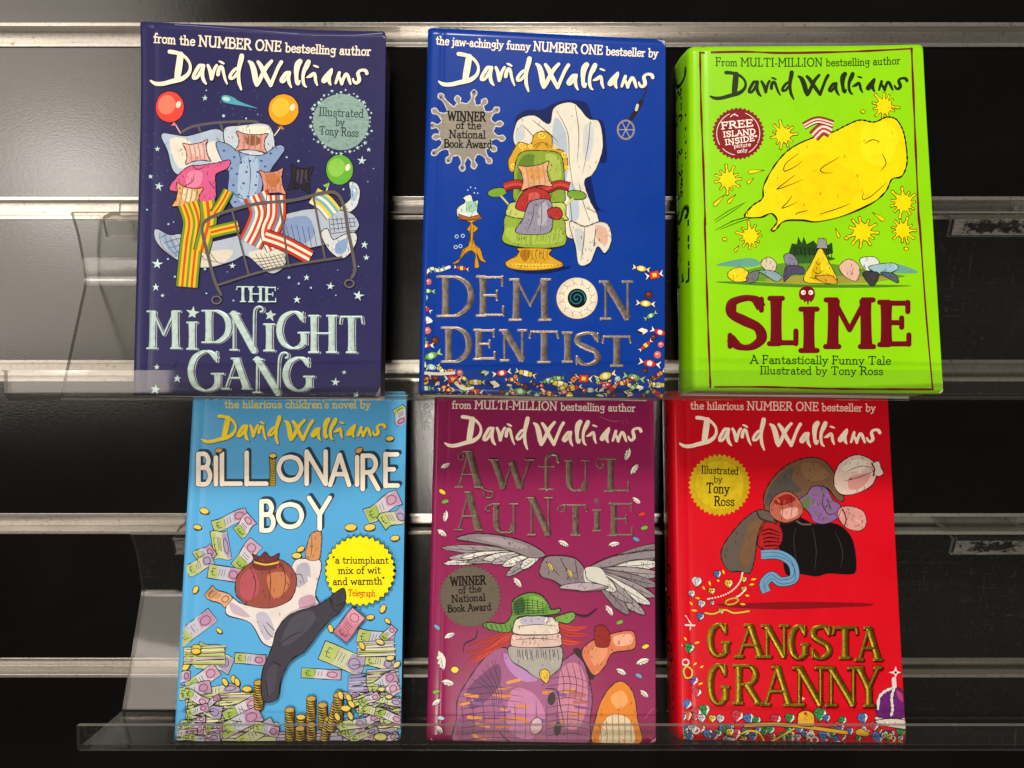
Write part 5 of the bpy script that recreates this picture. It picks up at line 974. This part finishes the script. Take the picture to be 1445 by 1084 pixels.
# spread of big grey feathers
def plume(Zx, root, tips, wd, cols, seed):
    r2 = random.Random(seed)
    for i, (x, y) in enumerate(tips):
        dx, dy = x - root[0], y - root[1]; L = math.hypot(dx, dy); nx, ny = -dy / L * wd, dx / L * wd; c = cols[i % len(cols)]
        q = [root, (root[0] + dx * .3 + nx * .8, root[1] + dy * .3 + ny * .8), (root[0] + dx * .75 + nx, root[1] + dy * .75 + ny), (x, y), (root[0] + dx * .75 - nx * .7, root[1] + dy * .75 - ny * .7), (root[0] + dx * .3 - nx * .6, root[1] + dy * .3 - ny * .6)]
        patch(bk, Zx, q, c, line=1.0)
        ink(bk, Zx, [(root[0] + dx * .4, root[1] + dy * .4), (root[0] + dx * .7, root[1] + dy * .7 + 3), (x, y)], wd=.8)
        for j in range(3): k = .5 + j * .14; ink(bk, Zx, [(root[0] + dx * k, root[1] + dy * k), (root[0] + dx * (k + .08) + nx * .7, root[1] + dy * (k + .08) + ny * .7)], wd=.6, c='#4a4246')
GF = ['#8f868a', '#c9c6c0', '#a59ea0', '#d5d2ca']
plume(Z, (700, 880), [(160, 850), (170, 935), (200, 905), (270, 900), (300, 925), (385, 910), (430, 930), (490, 945), (510, 1000), (590, 960)], 26, GF, 1)
patch(bk, Z, [(240, 800), (330, 772), (450, 778), (580, 805), (680, 850), (720, 890), (640, 900), (500, 850), (360, 820)], '#80757a', washes=[([(350, 790), (480, 795), (620, 840), (560, 850), (420, 815)], '#958b8f')])
plume(Z, (960, 960), [(1330, 830), (1340, 880), (1335, 930), (1340, 990), (1330, 1050), (1310, 1110), (1285, 1150), (1255, 1205), (1170, 1205), (1190, 1140), (1100, 1080)], 34, ['#7b7075', '#8f868a', '#c9c6c0', '#968c90'], 2)
patch(bk, Z, [(960, 950), (1060, 900), (1150, 880), (1306, 860), (1306, 900), (1180, 915), (1060, 950)], '#857a80')
patch(bk, Z, [(690, 960), (720, 900), (790, 890), (880, 905), (930, 960), (950, 1020), (1060, 1060), (940, 1080), (830, 1060), (760, 1020), (700, 1000)], '#7d7176', washes=[([(930, 960), (1020, 960), (1050, 1050), (950, 1060)], '#c2c2b8')])
ink(bk, Z, [(720, 920), (760, 960), (800, 1000)], [(800, 905), (830, 960), (850, 1020)], [(880, 915), (890, 980), (900, 1040)], wd=1.1)
for x, y in ((745, 950), (850, 985)): feather(bk, P, *Z([(x, y)])[0], 16, 60, '#bfae5a')
patch(bk, Y, [(800, 150), (830, 130), (940, 120), (1040, 140), (940, 165), (880, 160)], '#a89aa0', line=.9)
# tweed heap under a green tartan cloth
patch(bk, Y, [(228, 980), (245, 850), (250, 750), (310, 640), (400, 520), (500, 470), (640, 540), (780, 560), (830, 530), (900, 500), (950, 620), (972, 740), (960, 860), (940, 990), (700, 990), (400, 990)], '#925079', line=1.5, washes=[([(300, 700), (400, 600), (470, 560), (480, 660), (400, 760), (320, 800)], '#6c3560'), ([(540, 700), (660, 720), (720, 850), (640, 960), (520, 900)], '#b3709c'), ([(800, 600), (900, 560), (950, 720), (900, 900), (800, 860)], '#b9748c'), ([(250, 860), (330, 820), (400, 900), (330, 970), (250, 960)], '#84406e'), ([(500, 500), (600, 570), (680, 640), (600, 650), (520, 580)], '#a878ae')])
rnd = random.Random(5)
for i in range(34):
    x, y = rnd.uniform(280, 920), rnd.uniform(600, 960)
    if y < 640 + abs(x - 620) * .1: continue
    a = rnd.uniform(-.3, .3); bk.stroke(P, Y([(x - 30, y + 30 * a), (x, y), (x + 34, y - 30 * a)]), rnd.uniform(2.5, 5.5), rnd.choice(['#c87a34', '#cf8a3a', '#b5683a', '#a85a60', '#7a4a8a']), smooth=True)
for i in range(12): ink(bk, Y, [(265 + i * 58, 760 - 12 * math.sin(i)), (280 + i * 56, 850), (270 + i * 57, 975)], wd=.9, c='#2c1830')
for i in range(9): ink(bk, Y, [(262, 700 + i * 34), (420, 680 + i * 34), (600, 700 + i * 32)], [(730, 640 + i * 38), (850, 625 + i * 38), (965, 660 + i * 36)], wd=.9, c='#2c1830')
for i in range(5): ink(bk, Y, [(330 + i * 26, 640 - i * 26), (420 + i * 16, 700), (440 + i * 10, 780)], [(800 + i * 32, 570 - i * 8), (820 + i * 34, 660), (810 + i * 34, 760)], wd=.9, c='#2c1830')
ink(bk, Y, [(720, 690), (780, 700), (800, 780), (820, 880)], [(470, 920), (520, 970), (550, 990)], wd=1.8, c='#17131a')
for x, y, rx, ry in ((754, 745, 5.6, 9), (786, 905, 5, 10)): bk.ellipse(P, *Y([(x, y)])[0], rx, ry, '#2a1a1c', 8)
bk.ellipse(P, *Y([(672, 890)])[0], 8.5, 12, '#cba8b4', 15, line=1.1)
patch(bk, Y, [(522, 470), (600, 455), (720, 458), (806, 468), (812, 530), (790, 590), (700, 640), (600, 580), (540, 540)], '#9a9690', line=1.2); hatch(bk, Y, 560, 480, 790, 480, 6, 55, 16, .9)
patch(bk, Y, [(690, 600), (720, 585), (745, 610), (730, 660), (700, 640)], '#d1ac2c', line=1)
for k, q in enumerate(([(590, 330), (500, 400), (400, 470), (300, 500)], [(580, 380), (480, 440), (380, 520), (330, 545)], [(560, 420), (450, 470), (300, 540)], [(600, 310), (520, 380), (440, 420), (310, 460)], [(780, 340), (860, 370), (940, 360)], [(785, 380), (860, 400), (950, 400)], [(790, 410), (860, 440), (930, 440)], [(790, 430), (850, 445), (900, 446)])): bk.stroke(P, Y(q), 6.5, ['#a82a20', '#c23a28', '#b02c24'][k % 3], smooth=True, taper=True); ink(bk, Y, q, wd=.8)
patch(bk, Y, [(552, 395), (640, 388), (790, 392), (806, 425), (796, 462), (660, 470), (545, 462), (536, 428)], '#c9aca2', line=1.2); patch(bk, Y, [(566, 318), (640, 300), (775, 312), (792, 352), (784, 394), (660, 402), (556, 396), (548, 354)], '#cfc2b4', line=1.2, washes=[([(600, 310), (740, 310), (730, 340), (600, 345)], '#a8a4b4')])
ink(bk, Y, [(560, 428), (680, 420), (790, 430)], [(570, 356), (680, 346), (780, 354)], wd=.9)
patch(bk, Y, [(385, 350), (420, 335), (500, 340), (540, 290), (545, 220), (620, 178), (690, 185), (735, 230), (750, 265), (800, 260), (780, 290), (660, 300), (600, 300), (560, 320), (530, 385), (430, 375)], '#5a8a34', line=1.4, washes=[([(550, 230), (600, 200), (610, 270), (560, 290)], '#2f5424'), ([(640, 200), (700, 205), (720, 250), (650, 270)], '#7ba845')])
for i in range(6): ink(bk, Y, [(565 + i * 28, 225 - 20 * math.sin(i * .6)), (575 + i * 27, 290)], [(545, 225 + i * 14), (640, 215 + i * 14), (735, 240 + i * 8)], [(400 + i * 26, 345), (420 + i * 24, 380)], wd=.9, c='#1c2c10')
patch(bk, Y, [(770, 310), (820, 290), (870, 280), (880, 310), (840, 340), (790, 330)], '#6a9a3e', line=1.2); ink(bk, Y, [(880, 290), (940, 300), (1000, 258)], wd=2.4, c='#17131a'); ink(bk, Y, [(355, 370), (345, 420), (290, 450), (280, 500)], wd=1.8, c='#17131a')
patch(bk, Y, [(870, 490), (900, 475), (960, 540), (985, 620), (960, 640), (930, 560)], '#2e1414', line=0)
patch(bk, Y, [(915, 495), (960, 440), (1060, 400), (1180, 380), (1205, 430), (1190, 480), (1080, 500), (1040, 570), (985, 620), (945, 570)], '#c9704c', line=1.1, washes=[([(960, 490), (1040, 440), (1050, 510), (990, 570)], '#d38a62'), ([(1090, 410), (1180, 400), (1180, 450), (1100, 460)], '#dca488')])
patch(bk, Y, [(985, 430), (990, 360), (1040, 355), (1068, 410), (1055, 465), (1000, 465)], '#8a1c14', line=1)
patch(bk, Y, [(985, 990), (990, 850), (1040, 720), (1120, 650), (1190, 710), (1215, 850), (1225, 990)], '#cf7a22', line=1.2, washes=[([(1020, 990), (1040, 860), (1110, 830), (1180, 870), (1190, 990)], '#d8c4a4'), ([(1070, 740), (1130, 700), (1165, 760), (1110, 800)], '#dc9a5a')])
for i in range(6): ink(bk, Y, [(1010 + i * 34, 880 - 60 * math.sin(i * .55)), (1020 + i * 32, 940), (1015 + i * 33, 985)], wd=.9)
FB = '#64574a'
def auntie(c, dx, g, e):
    kw = dict(emb=e, dx=dx, dy=dx * .4, grow=g)
    for ch, b, tk in (('A', (235, 325, 390, 528), 9), ('W', (415, 370, 668, 535), 8), ('U', (822, 375, 962, 548), 8), ('L', (1035, 366, 1172, 550), 8), ('A', (235, 545, 388, 756), 9), ('U', (430, 608, 578, 772), 7.5), ('N', (620, 576, 764, 783), 9), ('T', (820, 612, 948, 786), 8), ('I', (972, 642, 1024, 762), 7), ('E', (1055, 606, 1192, 788), 8)): bk.glyph('title', ch, bx(Z, *b), c, tk, 2.6, **kw)
    for l, wd in (([(790, 385), (785, 355), (760, 346), (735, 362), (728, 400), (728, 535)], 5), ([(690, 412), (770, 412)], 2.6), ([(690, 535), (760, 535)], 2.6), ([(330, 330), (285, 330), (258, 348), (262, 372), (285, 368), (285, 350)], 2.2), ([(380, 530), (415, 545), (440, 550), (438, 575), (405, 578), (390, 555)], 2.2), ([(1050, 370), (1010, 375), (998, 398), (1010, 420), (1035, 415), (1030, 395)], 2.2), ([(440, 615), (410, 625), (404, 645), (422, 652)], 2.2), ([(830, 618), (800, 625), (792, 645), (815, 655)], 2.2)): bk.stroke('title', [(x + dx, y + dx * .4) for x, y in Z(l)], wd + g, c, smooth=True, emb=e)
    bk.ellipse('title', *[q + dx for q in Z([(998, 597)])[0]], 3.2 + g / 2, 3.2 + g / 2, c)
auntie('#8a5664', -.45, .35, 0); auntie(FB, 0, -.1, .2)
(sx, sy), = Y([(318, 195)]); seal(bk, 'award_sticker', sx, sy, 41, 44, '#5f564a', .085)
for t, a, b, h in (('WINNER', (212, 138), (400, 130), 12), ('of the', (255, 180), (376, 170), 9.5), ('National', (218, 228), (398, 217), 10), ('Book Award', (196, 280), (430, 268), 10)): bk.text('award_sticker', t, Y([a])[0], Y([b])[0], h, '#100e0c', .15)
for q in ([(1010, 145), (1080, 170), (1120, 165)], [(1130, 160), (1140, 190)], [(1150, 150), (1165, 185)]): bk.stroke(P, Z(q), .8, '#b06a8a', taper=True, smooth=True)
for q in ([(1255, 850), (1290, 805), (1300, 795)], [(1275, 940), (1298, 970)]): bk.stroke(P, Y(q), .7, '#b05a86')
bk.fill(P, [(917, 1048), (925, 1041), (925, 1050)], '#b98a98'); bk.stroke(P, [(640, 1046), (700, 1047), (800, 1048.5), (900, 1049)], .8, '#b9a0a0', wob=.8); bk.stroke(P, [(601, 1043), (612, 1046), (640, 1046.5)], 1.0, '#d0b8b4', wob=.5)
bk.finish({'title': FOIL_DARK, 'award_sticker': m_print('dull_foil', .5, .25, .2, 300)})
PLUM = bk

# ================================================================ red book, sacks and jewels
bk = Book('paperback_book', 'bright red paperback with gold lettering, brown sacks and spilled jewels', (158.1, -75.1, -401.9, 14.59, -1.16, .19), (127.7, 198.9), 22, '#c4061a', bow=(.3, .2), wear=.08, skew=2.5)
Z, Y = Zoom(920, 550, K), Zoom(920, 790, K)
bk.text('strapline', 'the hilarious NUMBER ONE bestseller by', Z([(205, 104)])[0], Z([(1196, 117)])[0], 10.5, '#ecc9bc', .14, caps=1.1)
author(bk, (958.7, 627), (1242.9, 610.5), (982.3, 588.7), '#f6e6d0')
(sx, sy), = Z([(362, 512)]); seal(bk, 'round_sticker', sx, sy, 40.5, 38, '#c2a416', .085); bk.ellipse('round_sticker', sx, sy, 34, 34, '#cfb41c', n=36)
for t, a, b, h in (('Illustrated', (262, 448), (462, 455), 10.5), ('by', (330, 497), (375, 497), 9), ('Tony', (290, 553), (412, 556), 14), ('Ross', (332, 622), (440, 622), 13)): bk.text('round_sticker', t, Z([a])[0], Z([b])[0], h, '#1c1806', .12)
patch(bk, Z, [(345, 1150), (600, 1142), (800, 1138), (1150, 1145), (1168, 1160), (1000, 1168), (700, 1178), (450, 1170)], '#7d0a14', line=0)
# two sacks, a dark mound, patterned cloth
patch(bk, Z, [(690, 680), (780, 680), (870, 720), (960, 715), (1030, 745), (1080, 820), (1095, 960), (1060, 990), (950, 985), (880, 1000), (780, 985), (720, 990), (700, 900), (680, 840), (690, 760)], '#120c0e', line=1)
patch(bk, Z, [(600, 620), (605, 545), (660, 460), (730, 400), (830, 365), (910, 375), (960, 420), (1000, 500), (1030, 590), (990, 590), (940, 530), (870, 520), (840, 560), (780, 600), (790, 650), (700, 670), (620, 660)], '#6a4e3a', line=1.4, washes=[([(610, 620), (625, 540), (690, 450), (760, 420), (750, 480), (800, 540), (740, 560), (670, 600)], '#4e4742'), ([(800, 400), (890, 400), (950, 460), (880, 490), (820, 470)], '#7a5a40')])
patch(bk, Z, [(785, 600), (830, 560), (860, 520), (930, 525), (970, 590), (1010, 620), (1005, 680), (930, 720), (870, 710), (840, 660)], '#7d5a8c', line=1.1, washes=[([(800, 600), (845, 570), (840, 640), (810, 630)], '#5c6a44')]); dots(bk, P, Z, [(880, 560), (920, 550), (905, 610), (950, 640), (880, 660), (930, 690), (860, 610), (960, 600)], 2.6, '#5f6b3c')
ink(bk, Z, [(920, 560), (915, 620), (950, 670), (1000, 650)], [(940, 590), (960, 640)], wd=1.1)
patch(bk, Z, [(975, 505), (990, 420), (1040, 370), (1110, 350), (1185, 385), (1205, 450), (1170, 520), (1080, 560), (1010, 560)], '#cfb4aa', line=1.1, washes=[([(1020, 420), (1080, 375), (1160, 390), (1130, 430), (1050, 440)], '#d9ccbc'), ([(1060, 470), (1170, 450), (1130, 520), (1060, 535)], '#c98a86')])
patch(bk, Z, [(1180, 400), (1215, 385), (1228, 420), (1240, 450), (1212, 465), (1190, 450)], '#d3c2b4', line=1, work=False); bk.stroke(P, Z([(1178, 395), (1192, 425), (1186, 462)]), 2.2, '#6a2a20', smooth=True)
ink(bk, Z, [(1180, 420), (1120, 410), (1040, 440)], [(1182, 440), (1110, 470), (1030, 490)], wd=.9)
patch(bk, Z, [(1000, 640), (1060, 625), (1130, 650), (1150, 710), (1120, 755), (1050, 745), (1005, 700)], '#c58c84', line=1); bk.stroke(P, Z([(1020, 640), (1040, 690), (1030, 735)]), 1.8, '#5a2a2a', smooth=True)
bk.stroke(P, Z([(760, 690), (800, 720), (850, 722)]), 2.6, '#5a5048', smooth=True); ink(bk, Z, [(770, 740), (760, 820), (780, 950)], [(860, 740), (880, 860), (870, 980)], [(980, 760), (1020, 860), (1010, 960)], wd=1.0, c='#3a3236')
patch(bk, Z, [(370, 900), (385, 830), (450, 740), (510, 680), (570, 645), (630, 655), (680, 690), (650, 720), (600, 705), (565, 790), (555, 880), (540, 950), (520, 985), (470, 975), (410, 970)], '#5a5048', line=1.4, washes=[([(520, 720), (570, 690), (600, 700), (560, 800), (540, 900), (500, 960), (470, 900), (500, 800)], '#6e5138')])
patch(bk, Z, [(565, 830), (590, 740), (620, 708), (680, 730), (700, 780), (680, 840), (620, 862)], '#a81c20', line=1.1); 
for i in range(5): ink(bk, Z, [(585 + i * 4, 760 + i * 20), (630, 748 + i * 22), (690, 770 + i * 16)], wd=2, c='#2a0c0e')
patch(bk, Z, [(630, 660), (650, 580), (720, 545), (780, 580), (810, 650), (760, 710), (690, 710)], '#a85a48', line=1, washes=[([(650, 600), (720, 560), (770, 590), (700, 620)], '#8c1f18'), ([(690, 650), (770, 630), (780, 670), (720, 695)], '#d0988a')])
ink(bk, Z, [(680, 580), (700, 640), (690, 700)], [(740, 560), (750, 630), (740, 700)], wd=.8)
bk.stroke(P, Z([(560, 650), (580, 690), (640, 712)]), 2.4, '#3a2a1c', smooth=True); bk.stroke(P, Z([(655, 700), (720, 716), (790, 690)]), 2.2, '#3a1410', smooth=True)
l = [(585, 885), (680, 885), (750, 930), (760, 1010), (690, 1030), (640, 1000), (600, 1040), (612, 1085)]
bk.stroke(P, Z(l), 14.5, '#1a2026', smooth=True, cap=False); bk.stroke(P, Z(l), 12.5, '#6390b4', smooth=True, cap=False)
for o in (-10, 12): ink(bk, Z, [(x + o * .3, y + o) for x, y in l], wd=.9, c='#2f4a62')
# jewels
JC = ['#2f8a4a', '#4a74ae', '#c23a4a', '#b9b4c0', '#7a3a8a', '#d2613a', '#d8b82c']
jw = P
for x, y, r, a, c in ((240, 118, 26, 10, 3), (350, 78, 20, 0, 1), (410, 128, 22, 0, 6), (320, 168, 18, 0, 6), (212, 182, 18, 0, 3), (265, 236, 20, 15, 3), (322, 232, 12, 0, 3), (492, 158, 16, 0, 6), (490, 105, 16, 10, 6), (258, 305, 20, 20, 1), (370, 275, 16, 0, 6), (200, 475, 26, 10, 0), (220, 648, 26, 15, 4), (240, 712, 24, 10, 2), (186, 775, 26, 20, 1), (130, 730, 18, 0, 1), (280, 808, 30, -10, 0), (230, 828, 34, 10, 2), (188, 838, 26, 0, 5), (165, 845, 20, 0, 1), (265, 850, 22, 0, 3), (322, 852, 20, 10, 6), (365, 852, 22, 20, 3), (455, 838, 32, 20, 2), (518, 852, 28, -10, 1), (560, 862, 22, 0, 0), (662, 856, 28, 10, 2), (738, 850, 26, 10, 0), (900, 830, 34, 15, 0), (935, 850, 20, 0, 1), (1020, 862, 22, 10, 0), (1130, 850, 28, -10, 1), (170, 935, 26, 15, 0), (215, 905, 28, 0, 1), (260, 905, 24, 10, 2), (300, 935, 26, -10, 1), (350, 930, 22, 20, 0), (385, 905, 26, 0, 1), (440, 935, 34, 10, 2), (540, 945, 26, -10, 1), (600, 918, 22, 0, 0), (640, 950, 22, 0, 2), (735, 912, 24, 20, 0), (790, 905, 24, 0, 1), (925, 945, 34, 5, 1), (990, 970, 26, 15, 1), (1000, 895, 28, 20, 2), (1060, 920, 20, 0, 1), (1190, 892, 26, 10, 2), (1212, 950, 32, -10, 1), (1258, 940, 26, 10, 0), (1340, 920, 32, 10, 0), (1285, 962, 24, 0, 2), (700, 950, 18, 0, 3), (490, 962, 18, 0, 6), (1330, 965, 16, 0, 6), (1105, 958, 16, 0, 0), (395, 965, 18, 0, 1)): gem(bk, jw, *Y([(x, y)])[0], r / K * 1.22, a, JC[c])
rnd = random.Random(31)
for i in range(46):
    x, y = rnd.uniform(165, 1340), rnd.uniform(895, 972); gem(bk, jw, *Y([(x, y)])[0], rnd.uniform(4, 7.6), rnd.uniform(-30, 30), JC[rnd.choice((0, 1, 2, 3, 3, 4, 6))])
for x, y, L, a in ((383, 66, 20, 70), (310, 128, 22, 75), (278, 152, 18, 60), (545, 104, 24, -10), (536, 132, 22, -10), (512, 192, 18, 10), (488, 238, 24, 5), (212, 236, 18, 50), (228, 272, 26, 5), (246, 206, 20, 10), (180, 425, 18, 60), (243, 444, 24, -15), (158, 458, 14, 30), (232, 558, 18, -40), (268, 574, 18, -30), (155, 575, 18, 60), (262, 664, 20, -20), (355, 112, 10, 50)): bk.stroke(jw, Y([(x - L / 2 * math.cos(R(a)), y - L / 2 * math.sin(R(a))), (x, y), (x + L / 2 * math.cos(R(a)), y + L / 2 * math.sin(R(a)))]), 3.0, '#e6c81e', taper=True)
for q in ([(485, 70), (470, 120), (430, 165), (370, 195), (300, 210)], [(500, 160), (470, 190), (440, 205)]):
    for x, y in catmull(Y(q), 5): bk.ellipse(jw, x, y, 1.3, 1.2, '#e0d6c8', n=8)
for q, c in (([(395, 235), (400, 218), (440, 205), (462, 215), (440, 235), (405, 240)], '#c9962a'), ([(285, 285), (330, 290), (390, 268), (440, 285), (520, 275)], '#d0b03a'), ([(190, 570), (170, 590), (180, 630), (210, 630), (215, 595), (190, 570)], '#d0b03a'), ([(480, 930), (520, 915), (570, 925), (600, 970)], '#cfae34'), ([(640, 970), (690, 945), (740, 915), (760, 905)], '#cfae34')): bk.stroke(jw, Y(q), 3.6, '#3a2408', smooth=True); bk.stroke(jw, Y(q), 2.4, c, smooth=True)
bk.stroke(jw, Y([(180, 300), (210, 345), (205, 375)]), 1.6, '#cfc8c0'); bk.stroke(jw, Y([(180, 350), (228, 352)]), 2.4, '#cfc8c0')
for x, y in ((180, 550), (235, 915), (850, 940), (870, 965)): bk.stroke(jw, Y([(x + 18 * math.cos(t), y + 16 * math.sin(t)) for t in [i * .5 for i in range(13)]]), 2.2, '#c9c4bc')
for q, wd, c in (([(500, 885), (650, 880), (780, 888), (900, 905), (1040, 925)], 6.2, '#3a2408'), ([(500, 885), (650, 880), (780, 888), (900, 905), (1040, 925)], 4.6, '#c99a2c')): bk.stroke(jw, Y(q), wd, c, smooth=True)
patch(bk, Y, [(778, 858), (785, 820), (825, 805), (862, 825), (868, 862), (862, 890), (785, 885)], '#d0a02e', line=1.1, part=jw); bk.ellipse(jw, *Y([(820, 822)])[0], 2.2, 2.2, '#a82a20'); ink(bk, Y, [(805, 800), (810, 780), (800, 760)], wd=3.4, c='#2a201a', part=jw); star(bk, jw, *Y([(800, 742)])[0], 5.5, '#cfc8c0', 0, .4, 4)
patch(bk, Y, [(1090, 918), (1120, 905), (1165, 930), (1150, 948), (1100, 940)], '#c99a2c', line=1, part=jw)
patch(bk, Y, [(1205, 835), (1210, 750), (1250, 700), (1297, 680), (1345, 705), (1355, 760), (1352, 850), (1280, 858)], '#5e1f66', line=1.2, part=jw, washes=[([(1310, 700), (1340, 720), (1345, 760), (1320, 740)], '#a23a6a')])
for q in ([(1212, 800), (1218, 740), (1250, 705), (1297, 685)], [(1297, 690), (1285, 740), (1290, 800), (1282, 835)], [(1200, 850), (1270, 862), (1362, 855)]): bk.stroke(jw, Y(q), 5, '#2a2426', smooth=True); bk.stroke(jw, Y(q), 3.6, '#c9c4c0', smooth=True, wob=.3)
bk.stroke(jw, Y([(1297, 640), (1300, 680)]), 6, '#c9c4c0'); star(bk, jw, *Y([(1306, 604)])[0], 8.4, '#d5d0cc', 0, .35, 4); bk.ellipse(jw, *Y([(1306, 604)])[0], 1.8, 1.8, '#1c1618')
patch(bk, Y, [(1195, 862), (1280, 850), (1362, 862), (1362, 905), (1310, 900), (1230, 885)], '#cbbdb4', line=1, part=jw)
T = [('G', (302, 338, 424, 524)), ('A', (438, 340, 612, 528)), ('N', (582, 345, 738, 528)), ('G', (735, 346, 845, 536)), ('S', (852, 348, 958, 534)), ('T', (962, 352, 1108, 534)), ('A', (1085, 355, 1240, 544)), ('G', (302, 555, 420, 780)), ('R', (428, 558, 602, 778)), ('A', (578, 565, 765, 784)), ('N', (748, 568, 935, 784)), ('N', (918, 570, 1112, 786)), ('Y', (1080, 568, 1235, 788))]
for ch, b in T: bk.glyph('title', ch, bx(Y, *b), '#6e0610', 9.2, 5.0, dx=1.0, dy=1.3, grow=1.4)
for ch, b in T: bk.glyph('title', ch, bx(Y, *b), '#7d6818', 8.6, 4.6, emb=.4)
bk.finish({'title': FOIL_DARK, 'round_sticker': m_print('gold_foil', .42, .35, .12, 260)})
RED = bk

# ---------------------------------------------------------------- lettering down the spines that show
def spine_text(bk, rows):
    """capital strokes laid on the rounded spine, reading downwards (x across the spine, z along it)"""
    mb = MB()
    for string, z1, z0, size, off, c in rows:
        xs = 0; lay = []
        for ch in string: adv, st = strokes(ch); lay.append((xs, st)); xs += adv
        for x0, st in lay:
            for wgt, cv, pts in st:
                if wgt == '.': continue
                q = catmull(pts, 4) if cv else pts; P2 = [(z1 + (z0 - z1) * (x0 + a[0]) / xs, off + size * (1 - a[1] / 100)) for a in q]; wd = size * (.2 if wgt == 'k' else .12)
                for i in range(len(P2) - 1):
                    (za, ya), (zb_, yb) = P2[i], P2[i + 1]; dz, dy = zb_ - za, yb - ya; L = math.hypot(dz, dy) or 1; nz, ny = -dy / L * wd / 2, dz / L * wd / 2; o = .03 + i * .0008
                    V = []
                    for zz, yy in ((za + nz, ya + ny), (za - nz, ya - ny), (zb_ - nz, yb - ny), (zb_ + nz, yb + ny)):
                        d = math.sin(math.pi * min(1, max(0, (yy - 3.2) / (bk.t - 6.4)))); V.append((-bk.w / 2 - .6 * d - o - bk.skew * yy / bk.t, yy, zz))
                    mb.add(V, [(0, 1, 2, 3)], 0, lin(c)); mb.c[-1] = lin(c)
    mb.build('spine_lettering', INK, bk.root)
spine_text(GREEN, [('David', 188, 156, 12, 4.5, '#16200a'), ('Walliams', 151, 112, 11, 5, '#16200a'), ('SLIME', 106, 60, 14, 3.6, '#16200a')])
spine_text(RED, [('David Walliams', 186, 100, 8, 7, '#5e1a10'), ('GANGSTA GRANNY', 96, 14, 8, 7, '#2a0a06')])
spine_text(BLUE, [('David Walliams', 186, 100, 10, 10, '#cfcabc')])
